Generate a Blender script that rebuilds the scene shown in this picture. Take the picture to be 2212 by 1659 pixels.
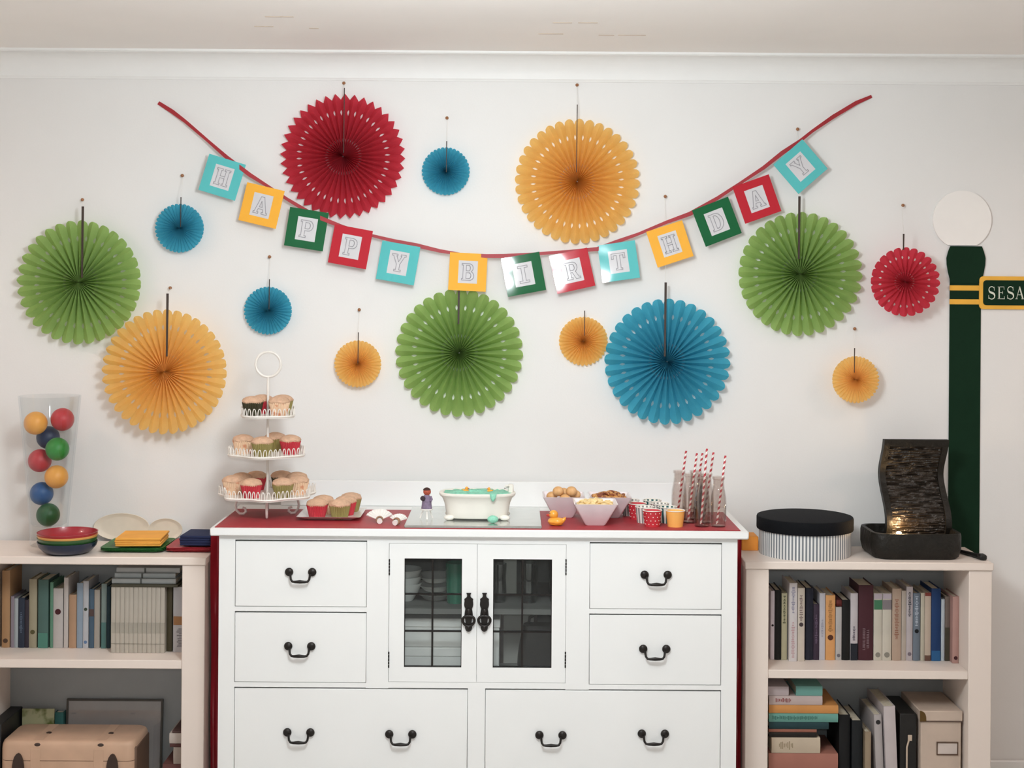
import bpy, bmesh, math, random
from mathutils import Matrix, Vector
random.seed(7)
PI = math.pi
for o in list(bpy.data.objects): bpy.data.objects.remove(o)
SC = bpy.context.scene
COL = SC.collection

# ------------------------------------------------------------------ camera
H = 1.75                       # eye height
F = 3072.0                     # focal length in pixels of the 2212 x 1659 frame
VX, VY = 1106.0, 625.0         # vanishing point of the depth lines
TH = math.radians(0.4)         # roll of the camera
CS, SN = math.cos(TH), math.sin(TH)
cd = bpy.data.cameras.new('camera'); cam = bpy.data.objects.new('camera', cd); COL.objects.link(cam)
cd.sensor_width = 36.0; cd.lens = 50.0; cd.shift_y = -(829.5-VY)/2212.0
cd.clip_start = 0.05; cd.clip_end = 50
cam.matrix_world = Matrix.Translation((0, 0, H)) @ Matrix.Rotation(PI/2, 4, 'X') @ Matrix.Rotation(TH, 4, 'Z')
SC.camera = cam

# ------------------------------------------------------------------ world, lamps, exposure
w = bpy.data.worlds.new('world'); SC.world = w; w.use_nodes = True
w.node_tree.nodes['Background'].inputs[0].default_value = (1, .93, .86, 1)
w.node_tree.nodes['Background'].inputs[1].default_value = 0.10

def light(name, kind, loc, energy, color, size=0.1, target=None, **kw):
    d = bpy.data.lights.new(name, kind); o = bpy.data.objects.new(name, d); COL.objects.link(o)
    o.location = loc; d.energy = energy; d.color = color
    if kind == 'AREA': d.shape = 'DISK'; d.size = size
    else: d.shadow_soft_size = size
    if target is not None:
        o.rotation_euler = (Vector(target)-Vector(loc)).to_track_quat('-Z', 'Y').to_euler()
    for k, v in kw.items(): setattr(d, k, v)
    return o
# the camera's own flash, a little above the lens, and the two warm lamps of the room
light('camera_flash', 'SPOT', (0.0, -0.02, 1.87), 90, (0.90, 0.96, 1.0), 0.05, (-0.05, 5, 1.55), spot_size=math.radians(50), spot_blend=1.0)
light('ceiling_downlight_left', 'SPOT', (-2.9, 3.75, 2.56), 40, (1.0, 0.74, 0.64), 0.07, (-2.9, 3.75, 0), spot_size=math.radians(172), spot_blend=0.6)
light('ceiling_downlight_right', 'SPOT', (2.6, 3.75, 2.56), 38, (1.0, 0.75, 0.65), 0.07, (2.6, 3.75, 0), spot_size=math.radians(172), spot_blend=0.6)
light('ceiling_lamp', 'POINT', (-0.1, 2.8, 2.2), 84, (0.89, 0.96, 1.0), 0.20)
vs = SC.view_settings
vs.view_transform = 'Standard'; vs.look = 'None'; vs.gamma = 1.0; vs.exposure = 0.0; vs.use_curve_mapping = False

def P(px, py, y):
    """point of the room at depth y that was measured at a pixel of the photograph"""
    dx, dy = px-VX, py-VY
    return ((dx*CS+dy*SN)*y/F, y, H-(-dx*SN+dy*CS)*y/F)

# ------------------------------------------------------------------ materials
def lin(h):
    if isinstance(h, str):
        h = h.lstrip('#'); c = [int(h[i:i+2], 16)/255 for i in (0, 2, 4)]
    else: c = h
    return tuple((v/12.92 if v <= .04045 else ((v+.055)/1.055)**2.4) for v in c)
MATS = {}
def M(name, hexc=None, rough=.55, metal=0., noise=.06, scale=14., bump=0., bscale=60., transl=0., coat=0., emit=0., spec=.5, col2=None, c2=(.45, .6)):
    if name in MATS: return MATS[name]
    m = bpy.data.materials.new(name); m.use_nodes = True; nt = m.node_tree; N = nt.nodes; L = nt.links
    b = N['Principled BSDF']; out = N['Material Output']
    c = lin(hexc)
    tc = N.new('ShaderNodeTexCoord')
    nz = N.new('ShaderNodeTexNoise'); nz.inputs['Scale'].default_value = scale; nz.inputs['Detail'].default_value = 3
    L.new(tc.outputs['Object'], nz.inputs['Vector'])
    rp = N.new('ShaderNodeValToRGB')
    if col2:
        rp.color_ramp.elements[0].position = c2[0]; rp.color_ramp.elements[1].position = c2[1]
        rp.color_ramp.elements[0].color = (*c, 1); rp.color_ramp.elements[1].color = (*lin(col2), 1)
    else:
        rp.color_ramp.elements[0].position = .3; rp.color_ramp.elements[1].position = .7
        rp.color_ramp.elements[0].color = (*[max(0, v*(1-noise)) for v in c], 1)
        rp.color_ramp.elements[1].color = (*[min(1, v*(1+noise)) for v in c], 1)
    L.new(nz.outputs['Fac'], rp.inputs['Fac'])
    L.new(rp.outputs['Color'], b.inputs['Base Color'])
    b.inputs['Roughness'].default_value = rough; b.inputs['Metallic'].default_value = metal
    b.inputs['Specular IOR Level'].default_value = spec
    b.inputs['Coat Weight'].default_value = coat; b.inputs['Coat Roughness'].default_value = .08
    if emit:
        b.inputs['Emission Color'].default_value = (*c, 1); b.inputs['Emission Strength'].default_value = emit
    if bump:
        n2 = N.new('ShaderNodeTexNoise'); n2.inputs['Scale'].default_value = bscale; n2.inputs['Detail'].default_value = 4
        L.new(tc.outputs['Object'], n2.inputs['Vector'])
        bp = N.new('ShaderNodeBump'); bp.inputs['Strength'].default_value = bump; bp.inputs['Distance'].default_value = .01
        L.new(n2.outputs['Fac'], bp.inputs['Height']); L.new(bp.outputs['Normal'], b.inputs['Normal'])
    if transl:
        t = N.new('ShaderNodeBsdfTranslucent'); L.new(rp.outputs['Color'], t.inputs['Color'])
        mx = N.new('ShaderNodeMixShader'); mx.inputs[0].default_value = transl
        L.new(b.outputs[0], mx.inputs[1]); L.new(t.outputs[0], mx.inputs[2]); L.new(mx.outputs[0], out.inputs['Surface'])
    MATS[name] = m
    return m
def glass(name, tint=(.93, .96, .96), lo=.05, hi=.55, power=3., rough=.02):
    if name in MATS: return MATS[name]
    m = bpy.data.materials.new(name); m.use_nodes = True; nt = m.node_tree; N = nt.nodes; L = nt.links
    N.remove(N['Principled BSDF']); out = N['Material Output']
    t = N.new('ShaderNodeBsdfTransparent'); t.inputs[0].default_value = (*tint, 1)
    g = N.new('ShaderNodeBsdfGlossy'); g.inputs['Roughness'].default_value = rough
    g.inputs[0].default_value = (.9, .93, .95, 1)
    lw = N.new('ShaderNodeLayerWeight'); lw.inputs[0].default_value = .5
    pw = N.new('ShaderNodeMath'); pw.operation = 'POWER'; pw.inputs[1].default_value = power
    mr = N.new('ShaderNodeMapRange'); mr.inputs[3].default_value = lo; mr.inputs[4].default_value = hi
    mx = N.new('ShaderNodeMixShader')
    L.new(lw.outputs['Facing'], pw.inputs[0]); L.new(pw.outputs[0], mr.inputs[0]); L.new(mr.outputs[0], mx.inputs[0])
    L.new(t.outputs[0], mx.inputs[1]); L.new(g.outputs[0], mx.inputs[2]); L.new(mx.outputs[0], out.inputs['Surface'])
    MATS[name] = m
    return m

# ------------------------------------------------------------------ geometry helpers: a geo is (verts, faces)
def join(*gs):
    V, Fc = [], []
    for v, f in gs:
        n = len(V); V += v; Fc += [tuple(i+n for i in q) for q in f]
    return V, Fc
def move(g, d): return [(x+d[0], y+d[1], z+d[2]) for x, y, z in g[0]], g[1]
def xform(g, mat): return [tuple(mat @ Vector(v)) for v in g[0]], g[1]
def box(x0, x1, y0, y1, z0, z1, b=0.):
    if x0 > x1: x0, x1 = x1, x0
    b = min(b, (x1-x0)/2.01, (y1-y0)/2.01, (z1-z0)/2.01)
    if b <= 0:
        V = [(x, y, z) for z in (z0, z1) for y in (y0, y1) for x in (x0, x1)]
        return V, [(0, 2, 3, 1), (4, 5, 7, 6), (0, 1, 5, 4), (2, 6, 7, 3), (0, 4, 6, 2), (1, 3, 7, 5)]
    V, idx = [], {}
    X = (x0, x1); Y = (y0, y1); Z = (z0, z1)
    for i in (0, 1):
        for j in (0, 1):
            for k in (0, 1):
                sx, sy, sz = (1-2*i)*b, (1-2*j)*b, (1-2*k)*b
                p = (X[i], Y[j], Z[k])
                for a, v in enumerate(((p[0], p[1]+sy, p[2]+sz), (p[0]+sx, p[1], p[2]+sz), (p[0]+sx, p[1]+sy, p[2]))):
                    idx[i, j, k, a] = len(V); V.append(v)
    Fc = []
    for i in (0, 1): Fc.append([idx[i, 0, 0, 0], idx[i, 1, 0, 0], idx[i, 1, 1, 0], idx[i, 0, 1, 0]])
    for j in (0, 1): Fc.append([idx[0, j, 0, 1], idx[1, j, 0, 1], idx[1, j, 1, 1], idx[0, j, 1, 1]])
    for k in (0, 1): Fc.append([idx[0, 0, k, 2], idx[1, 0, k, 2], idx[1, 1, k, 2], idx[0, 1, k, 2]])
    for i in (0, 1):
        for j in (0, 1): Fc.append([idx[i, j, 0, 0], idx[i, j, 1, 0], idx[i, j, 1, 1], idx[i, j, 0, 1]])
        for k in (0, 1): Fc.append([idx[i, 0, k, 0], idx[i, 1, k, 0], idx[i, 1, k, 2], idx[i, 0, k, 2]])
    for j in (0, 1):
        for k in (0, 1): Fc.append([idx[0, j, k, 1], idx[1, j, k, 1], idx[1, j, k, 2], idx[0, j, k, 2]])
    for i in (0, 1):
        for j in (0, 1):
            for k in (0, 1): Fc.append([idx[i, j, k, 0], idx[i, j, k, 1], idx[i, j, k, 2]])
    return V, [tuple(f) for f in Fc]
def lathe(prof, seg=32, cx=0, cy=0, fn=None):
    """prof: (r, z) list; fn(angle, r, z) may change the radius"""
    V, Fc = [], []
    for r, z in prof:
        for s in range(seg):
            a = 2*PI*s/seg; rr = fn(a, r, z) if fn else r
            V.append((cx+rr*math.cos(a), cy+rr*math.sin(a), z))
    for i in range(len(prof)-1):
        for s in range(seg):
            t = (s+1) % seg
            Fc.append((i*seg+s, i*seg+t, (i+1)*seg+t, (i+1)*seg+s))
    if prof[0][0] > 1e-5: Fc.append(tuple(reversed(range(seg))))
    if prof[-1][0] > 1e-5: n = (len(prof)-1)*seg; Fc.append(tuple(range(n, n+seg)))
    return V, Fc
def loft(rings, cap=True):
    n = len(rings[0]); V = [p for r in rings for p in r]; Fc = []
    for i in range(len(rings)-1):
        for s in range(n):
            t = (s+1) % n; Fc.append((i*n+s, i*n+t, (i+1)*n+t, (i+1)*n+s))
    if cap: Fc.append(tuple(reversed(range(n)))); m = (len(rings)-1)*n; Fc.append(tuple(range(m, m+n)))
    return V, Fc
def tube(path, r, sides=8, closed=False):
    pts = [Vector(p) for p in path]; n = len(pts); rs = r if isinstance(r, (list, tuple)) else [r]*n
    rings = []; up = None
    for i in range(n):
        if closed: t = pts[(i+1) % n]-pts[i-1]
        else: t = pts[min(i+1, n-1)]-pts[max(i-1, 0)]
        t.normalize()
        if up is None:
            up = Vector((0, 0, 1)) if abs(t.z) < .9 else Vector((1, 0, 0))
        s = t.cross(up)
        if s.length < 1e-6: s = t.cross(Vector((0, 1, 0)))
        s.normalize(); up = s.cross(t).normalized()
        rings.append([tuple(pts[i]+s*(rs[i]*math.cos(2*PI*k/sides))+up*(rs[i]*math.sin(2*PI*k/sides))) for k in range(sides)])
    if closed:
        V = [p for q in rings for p in q]; Fc = []
        for i in range(n):
            j = (i+1) % n
            for s in range(sides):
                t = (s+1) % sides; Fc.append((i*sides+s, i*sides+t, j*sides+t, j*sides+s))
        return V, Fc
    return loft(rings)
def ball(c, r, seg=20, rings=12):
    rx, ry, rz = r if isinstance(r, tuple) else (r, r, r)
    V = [(c[0], c[1], c[2]-rz)]; Fc = []
    for i in range(1, rings):
        a = -PI/2+PI*i/rings
        for s in range(seg):
            t = 2*PI*s/seg; V.append((c[0]+rx*math.cos(a)*math.cos(t), c[1]+ry*math.cos(a)*math.sin(t), c[2]+rz*math.sin(a)))
    V.append((c[0], c[1], c[2]+rz)); n = len(V)-1
    for s in range(seg): t = (s+1) % seg; Fc.append((0, 1+t, 1+s)); Fc.append((n, n-seg+s, n-seg+t))
    for i in range(rings-2):
        for s in range(seg):
            t = (s+1) % seg; k = 1+i*seg; Fc.append((k+s, k+t, k+seg+t, k+seg+s))
    return V, Fc
def prism(poly, y0, y1):
    """outline in x,z extruded along y"""
    n = len(poly); V = [(x, y0, z) for x, z in poly]+[(x, y1, z) for x, z in poly]
    Fc = [tuple(range(n)), tuple(reversed(range(n, 2*n)))]
    for i in range(n): j = (i+1) % n; Fc.append((i, i+n, j+n, j))
    return V, Fc
def prism_z(poly, z0, z1):
    n = len(poly); V = [(x, y, z0) for x, y in poly]+[(x, y, z1) for x, y in poly]
    Fc = [tuple(reversed(range(n))), tuple(range(n, 2*n))]
    for i in range(n): j = (i+1) % n; Fc.append((i, j, j+n, i+n))
    return V, Fc
def rrect(x0, x1, y0, y1, r, n=5):
    out = []
    for cx, cy, a0 in ((x1-r, y1-r, 0), (x0+r, y1-r, PI/2), (x0+r, y0+r, PI), (x1-r, y0+r, 1.5*PI)):
        for k in range(n+1): a = a0+PI/2*k/n; out.append((cx+r*math.cos(a), cy+r*math.sin(a)))
    return out
def disc(cx, cz, r, n=28, a0=0, a1=2*PI): return [(cx+r*math.cos(a0+(a1-a0)*k/n), cz+r*math.sin(a0+(a1-a0)*k/n)) for k in range(n)]

def mesh(name, g, mat, smooth=True, mats=None, midx=None, ang=38):
    me = bpy.data.meshes.new(name); me.from_pydata(g[0], [], g[1])
    bm = bmesh.new(); bm.from_mesh(me); bmesh.ops.recalc_face_normals(bm, faces=bm.faces); bm.to_mesh(me); bm.free()
    for m in (mats or [mat]): me.materials.append(m)
    if midx: me.polygons.foreach_set('material_index', midx)
    if smooth:
        me.polygons.foreach_set('use_smooth', [True]*len(me.polygons))
        me.set_sharp_from_angle(angle=math.radians(ang))
    me.update()
    return me
def link(name, me, parent=None, loc=(0, 0, 0)):
    o = bpy.data.objects.new(name, me); COL.objects.link(o); o.location = loc
    if parent is not None: o.parent = parent
    return o
def part(name, g, mat, parent, label=None, **kw):
    o = link(name, mesh(name, g, mat, **kw), parent)
    if label: o['label'] = label
    return o
def tag(o, label, cat, group=None, kind=None):
    if label: o['label'] = label
    if cat: o['category'] = cat
    if group: o['group'] = group
    if kind: o['kind'] = kind
    return o
def thing(name, label, cat, loc=(0, 0, 0), rotz=0, group=None):
    o = link(name, None, None, loc); o.rotation_euler = (0, 0, rotz); o.empty_display_size = .02
    return tag(o, label, cat, group)
def solo(name, g, mat, label, cat, loc=(0, 0, 0), group=None, rotz=0, **kw):
    o = link(name, mesh(name, g, mat, **kw), None, loc); o.rotation_euler = (0, 0, rotz)
    return tag(o, label, cat, group)
def struct(name, g, mat, **kw):
    o = link(name, mesh(name, g, mat, **kw)); o['kind'] = 'structure'; return o
def wpart(name, g, mat, root, parent=None, label=None, **kw):
    """part whose geometry is given in room coordinates"""
    l = root.location
    return part(name, move(g, (-l[0], -l[1], -l[2])), mat, parent or root, label, **kw)
# ------------------------------------------------------------------ the room
WALL, CEIL = 5.0, 2.572
XL, XR, YB = -3.1, 3.3, -1.3
m_wall = M('wall_paint', '#ebe9e6', rough=.62, noise=.012, scale=3, bump=.03, bscale=160)
m_ceil = M('ceiling_paint', '#fbf6f1', rough=.8, noise=.02, scale=2)
m_trim = M('trim_paint', '#f0efec', rough=.5, noise=.01)
m_floor = M('floor_carpet', '#ccc7c2', rough=.9, noise=.08, scale=40)
struct('wall_back', box(XL, XR, WALL, WALL+.1, 0, CEIL), m_wall, smooth=False)
struct('wall_left', box(XL-.1, XL, YB, WALL+.1, 0, CEIL), m_wall, smooth=False)
struct('wall_right', box(XR, XR+.1, YB, WALL+.1, 0, CEIL), m_wall, smooth=False)
struct('wall_front', box(XL-.1, XR+.1, YB-.1, YB, 0, CEIL), m_wall, smooth=False)
struct('ceiling', box(XL-.1, XR+.1, YB-.1, WALL+.1, CEIL, CEIL+.08), m_ceil, smooth=False)
struct('floor', box(XL-.1, XR+.1, YB-.1, WALL+.1, -.06, 0), m_floor, smooth=False)
# coved cornice along the wall
cv = [(WALL, CEIL-.093), (WALL-.006, CEIL-.093), (WALL-.008, CEIL-.086)]
for k in range(9):
    a = k/8*PI/2
    cv.append((WALL-.093+.083*math.cos(a), CEIL-.086+.078*math.sin(a)) if False else (WALL-.010-.076*(1-math.cos(a)), CEIL-.084+.074*math.sin(a)))
cv += [(WALL-.088, CEIL-.008), (WALL-.095, CEIL-.008), (WALL-.095, CEIL), (WALL, CEIL)]
g = ([(XL, y, z) for y, z in cv]+[(XR, y, z) for y, z in cv], [])
n = len(cv); g[1].extend([(i, (i+1) % n, (i+1) % n+n, i+n) for i in range(n)])
struct('trim_1', g, m_trim)
struct('baseboard_back', box(XL, XR, WALL-.018, WALL, 0, .11, .004), m_trim)
# faint scuffs on the ceiling
m_scuff = M('ceiling_scuff', '#dccdbd', rough=.9)
for px, py, ln in ((590, 36, .05), (620, 36, .04), (570, 57, .06), (678, 61, .03), (1215, 49, .06), (1270, 49, .06), (1190, 73, .08), (1310, 76, .05), (1365, 76, .09)):
    v = -(-(px-VX)*SN+(py-VY)*CS); y = (CEIL-H)*F/v; x = P(px, py, y)[0]
    o = link('ceiling_scuff', mesh('ceiling_scuff', box(-ln/2, ln/2, -.006, .006, -.0008, 0, .0003), m_scuff), bpy.data.objects['ceiling'], (x, y, CEIL))

# ------------------------------------------------------------------ bookcases
m_case = M('bookcase_paint', '#efe1d6', rough=.42, noise=.015, scale=5)
m_cback = M('bookcase_back', '#a3a8aa', rough=.7, noise=.03)
BF, BB, BT = 4.68, 4.97, .861
def bookcase(label, x0, x1, zs, other):
    t = thing('bookcase', label, 'bookcase', ((x0+x1)/2, (BF+BB)/2, 0), group=None)
    tb = .026; sd = .075
    wpart('top_board', box(x0-.004, x1+.004, BF-.006, BB, BT-tb, BT, .003), m_case, t)
    wpart('side_panel', box(x0, x0+sd, BF, BB, 0, BT-tb, .002), m_case, t)
    wpart('side_panel', box(x1-sd, x1, BF, BB, 0, BT-tb, .002), m_case, t)
    wpart('back_panel', box(x0+sd, x1-sd, BB-.012, BB, .07, BT-tb), m_cback, t)
    wpart('shelf', box(x0+sd, x1-sd, BF+.003, BB-.012, zs-.028, zs, .002), m_case, t)
    wpart('shelf', box(x0+sd, x1-sd, BF+.003, BB-.012, .045, .07, .002), m_case, t)
    wpart('plinth', box(x0+sd, x1-sd, BF+.03, BF+.045, 0, .045), m_case, t)
    return t
LX0, LX1, RX0, RX1 = -1.814, -1.004, .777, 1.586
LSH, RSH, BSH = .520, .503, .07
bookcase('cream bookcase left of the dresser, with party bowls and plates on top', LX0, LX1, LSH, None)
bookcase('cream bookcase right of the dresser, with a round striped box on top', RX0, RX1, RSH, None)

# ------------------------------------------------------------------ dresser
m_dr = M('dresser_paint', '#f1f1ef', rough=.38, noise=.012, scale=4, bump=.015, bscale=90)
m_iron = M('dark_iron', '#1f1a17', rough=.42, metal=.35, noise=.2, scale=60)
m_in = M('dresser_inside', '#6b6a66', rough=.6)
DF, DB, DT = 4.5, 4.97, .992
DX0, DX1 = -.921, .719
dr = thing('dresser', 'wide white dresser with six drawers and two glazed doors', 'dresser', ((DX0+DX1)/2, (DF+DB)/2, 0))
wpart('top_board', box(-.947, .752, DF-.02, DB, DT-.026, DT, .004), m_dr, dr)
wpart('backboard', box(-.80, .66, DB-.022, DB, DT, DT+.088, .003), m_dr, dr)
wpart('side_panel', box(DX0, DX0+.02, DF+.02, DB, .06, DT-.026), m_dr, dr)
wpart('side_panel', box(DX1-.02, DX1, DF+.02, DB, .06, DT-.026), m_dr, dr)
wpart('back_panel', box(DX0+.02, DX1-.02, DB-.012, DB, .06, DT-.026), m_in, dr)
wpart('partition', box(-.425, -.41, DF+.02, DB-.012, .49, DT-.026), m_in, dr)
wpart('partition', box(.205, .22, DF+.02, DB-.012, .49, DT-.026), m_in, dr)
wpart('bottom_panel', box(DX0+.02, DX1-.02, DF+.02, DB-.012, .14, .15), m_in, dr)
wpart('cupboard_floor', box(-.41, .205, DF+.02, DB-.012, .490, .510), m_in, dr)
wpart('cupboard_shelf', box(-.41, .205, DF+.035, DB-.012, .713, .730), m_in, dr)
# face frame around the openings
R1, R2, R3 = (.947, .7415), (.721, .502), (.4815, .222)
ZT = DT-.026
fr = [box(DX0, -.8702, DF, DF+.02, .06, ZT), box(.6702, DX1, DF, DF+.02, .06, ZT),
      box(-.4528, -.3832, DF, DF+.02, .4845, ZT), box(.1778, .2518, DF, DF+.02, .4845, ZT),
      box(-.8702, -.4528, DF, DF+.02, R1[0]+.005, ZT), box(.2518, .6702, DF, DF+.02, R1[0]+.005, ZT), box(-.3832, .1778, DF, DF+.02, .944, ZT),
      box(-.8702, -.4528, DF, DF+.02, R2[0]+.005, R1[1]-.0012), box(.2518, .6702, DF, DF+.02, R2[0]+.005, R1[1]-.0012),
      box(-.8702, -.4528, DF, DF+.02, .4865, R2[1]-.0012), box(.2518, .6702, DF, DF+.02, .4865, R2[1]-.0012), box(-.3832, .1778, DF, DF+.02, .4865, .505),
      box(-.1308, -.0762, DF, DF+.02, .19, .4865), box(-.8702, .6702, DF, DF+.02, .15, R3[1]-.0012)]
wpart('face_frame', join(*fr), m_dr, dr, smooth=False)
for sx in (-1, 1):
    x0 = DX0 if sx < 0 else DX1-.09
    for yy in (DF, DB-.09): wpart('foot', box(x0, x0+.09, yy, yy+.09, 0, .06, .005), m_dr, dr)
# drawer pulls: two round rosettes and a swinging bail
def pull_geo():
    g = []
    rs = []
    for s in (-1, 1):
        k = ball((s*.0365, -.006, 0), (.0135, .008, .0135), 18, 10); rs.append(k)
        rs.append(xform(lathe([(.006, 0), (.006, .012)], 10), Matrix.Translation((s*.0365, -.012, -.0)) @ Matrix.Rotation(-PI/2, 4, 'X')))
    path = [(-.031, -.014, -.004), (-.0305, -.016, -.012), (-.029, -.018, -.021), (-.024, -.020, -.0275), (-.016, -.021, -.0285), (0, -.022, -.0275), (.016, -.021, -.0285), (.024, -.020, -.0275), (.029, -.018, -.021), (.0305, -.016, -.012), (.031, -.014, -.004)]
    rr = [.0038, .0036, .0036, .0037, .0042, .0058, .0042, .0037, .0036, .0036, .0038]
    return rs, tube(path, rr, 10)
rs, bail = pull_geo()
me_pull = mesh('handle', join(*rs, bail), m_iron)
def drawer(x0, x1, z0, z1, pulls):
    d = wpart('drawer', box(x0, x1, DF+.001, DF+.021, z0, z1, .0015), m_dr, dr)
    c = wpart('drawer_box', box(x0+.01, x1-.01, DF+.021, DB-.06, z0+.01, z1-.03), m_in, dr, d)
    for px, py in pulls:
        p = P(px, py-8, DF); l = dr.location
        link('handle', me_pull, d, (p[0]-l[0], DF+.001-l[1], p[2]-l[2]))
drawer(-.869, -.454, R1[1], R1[0], [(650, 1243)])
drawer(-.869, -.454, R2[1], R2[0], [(648, 1403)])
drawer(.253, .669, R1[1], R1[0], [(1417, 1249)])
drawer(.253, .669, R2[1], R2[0], [(1414, 1409)])
drawer(-.869, -.132, R3[1], R3[0], [(646, 1589), (866, 1593)])
drawer(-.075, .669, R3[1], R3[0], [(1190, 1595), (1411, 1592)])
# glazed doors
m_pane = glass('door_glass', (.93, .95, .95), .035, .5, 3)
def latch_geo(cx, cz):
    w = [(.0, 84), (.018, 82), (.03, 66), (.055, 58), (.09, 62), (.125, 92), (.15, 150), (.17, 160), (.2, 150), (.25, 160), (.31, 162), (.36, 146), (.39, 122), (.42, 118), (.47, 136), (.56, 150), (.62, 150), (.68, 120), (.74, 110), (.80, 120), (.86, 130), (.92, 118), (.96, 96), (.985, 60), (1., 20)]
    s = 1/16.59/683
    ln = 1385*s
    L_ = [(cx-a*s, cz+ln/2-t*ln) for t, a in w]; R_ = [(cx+a*s, cz+ln/2-t*ln) for t, a in w]
    plate = prism(L_+R_[::-1], DF-.0065, DF-.001)
    rc = (cx, cz+ln/2-.715*ln)
    ring = tube([(rc[0]+.0185*math.sin(2*PI*k/24)*(1-.18*math.cos(2*PI*k/24)), DF-.010, rc[1]-.0165*math.cos(2*PI*k/24)) for k in range(24)], .0042, 8, True)
    knob = ball((cx, DF-.011, cz+ln/2-.48*ln), (.0075, .006, .012), 14, 8)
    tip = ball((cx, DF-.010, cz+ln/2-.90*ln), (.0072, .006, .010), 14, 8)
    return plate, join(ring, knob, tip)
def door(x0, x1, gx0, gx1, mx, lpx, hx):
    z0, z1, gz0, gz1 = .506, .943, .552, .896
    fr = join(box(x0, gx0, DF+.001, DF+.021, z0, z1), box(gx1, x1, DF+.001, DF+.021, z0, z1),
              box(gx0, gx1, DF+.001, DF+.021, gz1, z1), box(gx0, gx1, DF+.001, DF+.021, z0, gz0))
    d = wpart('door', fr, m_dr, dr, smooth=False)
    rows = (gz0, .6645, .782, gz1); cols = (gx0, mx, gx1)
    for i in range(3):
        for j in range(2):
            wpart('pane', box(cols[j]+.001, cols[j+1]-.001, DF+.011, DF+.014, rows[i]+.001, rows[i+1]-.001), m_pane, dr, d)
    wpart('muntin', box(mx-.0028, mx+.0028, DF+.006, DF+.018, gz0, gz1), m_iron, dr, d)
    for z in rows[1:3]: wpart('muntin', box(gx0, gx1, DF+.007, DF+.017, z-.0022, z+.0022), m_iron, dr, d)
    e = .002
    wpart('bead', join(box(gx0, gx0+e, DF+.004, DF+.018, gz0, gz1), box(gx1-e, gx1, DF+.004, DF+.018, gz0, gz1),
                       box(gx0, gx1, DF+.004, DF+.018, gz1-e, gz1), box(gx0, gx1, DF+.004, DF+.018, gz0, gz0+e)), m_iron, dr, d)
    p = P(lpx, 1322, DF)
    pl, ring = latch_geo(p[0], p[2])
    wpart('latch_plate', pl, m_iron, dr, d); wpart('latch_ring', ring, m_iron, dr, d)
    for hz in (1225, 1425):
        z = P(hx, hz, DF)[2]; x = x0 if hx < 1000 else x1
        wpart('hinge', join(*[tube([(x, DF-.0005, z+a*.0105-.0042), (x, DF-.0005, z+a*.0105+.0042)], .0022, 8) for a in (-2, -1, 0, 1, 2)]), m_iron, dr, d)
door(-.382, -.1045, -.334, -.152, -.245, 1012.5, 842)
door(-.1035, .177, -.053, .133, .0395, 1046.5, 1221)

# things kept behind the glass doors
m_china = M('grey_white_china', '#d8d6d0', rough=.25)
def shell(prof_o, th=.003):
    """open vessel from an outer profile (r,z), bottom first"""
    inner = [(max(r-th, .001), z+(th if i == 0 else 0)) for i, (r, z) in enumerate(prof_o)]
    return [(0.0, prof_o[0][1])]+prof_o+inner[::-1]+[(0.0, prof_o[0][1]+th)]
for i, (x, y, r, n) in enumerate(((-.345, 4.66, .058, 0), (-.245, 4.68, .07, 1))):
    for k in range(3):
        solo('plate' if n else 'bowl', lathe(shell([(r*.5, 0), (r*.8, .018 if n else .03), (r, .022 if n else .058)]), 28), m_china,
             ('white plate %s of the stack behind the left glass door' if n else 'grey-white bowl %s of the stack at left behind the left glass door') % ('bottom', 'middle', 'top')[k:k+1][0] if False else
             (('white plate, %s of the stack behind the left glass door' if n else 'grey-white bowl, %s of the stack behind the left glass door') % ('lowest', 'middle', 'topmost')[k]),
             'plate' if n else 'bowl', (x, y, .7305+k*(.028 if n else .022)+.0005*k), group='china behind the left glass door')
solo('tumbler', lathe(shell([(.03, 0), (.034, .06), (.036, .13)], .004), 24), M('green_glassware', '#2f6f58', rough=.12, coat=.5), 'dark green tumbler behind the left glass door', 'tumbler', (-.175, 4.63, .7305))
m_clear = glass('clear_glass', (.86, .89, .88), .08, .75, 2.2)
for x, y, r, h, s in ((-.035, 4.64, .024, .125, 'at the left, beside the white card'), (.062, 4.64, .030, .13, 'in the middle'), (.155, 4.66, .030, .14, 'at the right')):
    solo('drinking_glass', lathe(shell([(r*.8, 0), (r, .03), (r*.9, .08), (r, h)], .003), 24), m_clear, 'tall clear drinking glass behind the right glass door, '+s, 'glass', (x, y, .7305), group='glasses behind the right door')
solo('white_card', box(-.022, .022, -.002, .002, 0, .135, .0005), M('pale_card', '#c9c6bb'), 'pale upright card among the glasses behind the right door', 'card', (.0, 4.75, .7305))
m_wbox = M('white_box_card', '#dedbd6', rough=.5)
def lidbox(x0, x1, y0, y1, z0, z1, lab, m=None):
    t = thing('storage_box', lab, 'box', ((x0+x1)/2, (y0+y1)/2, z0))
    wpart('box_body', box(x0, x1, y0, y1, z0, z1-.004, .002), m or m_wbox, t)
    wpart('lid', box(x0-.003, x1+.003, y0-.003, y1+.003, z1-.028, z1, .002), m or m_wbox, t)
lidbox(-.40, -.10, 4.57, 4.86, .5105, .597, 'white lidded box, lower of the two behind the left glass door')
lidbox(-.40, -.10, 4.575, 4.86, .5975, .690, 'white lidded box, upper of the two behind the left glass door')
lidbox(-.085, -.033, 4.57, 4.80, .5105, .69, 'narrow white box standing behind the right glass door')
t = thing('photo_frame', 'dark brown framed picture behind the right glass door', 'picture frame', (.03, 4.72, .5105))
part('picture', box(-.05, .05, -.003, .003, .0, .16), M('pale_picture', '#a9a59c'), t)
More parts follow.
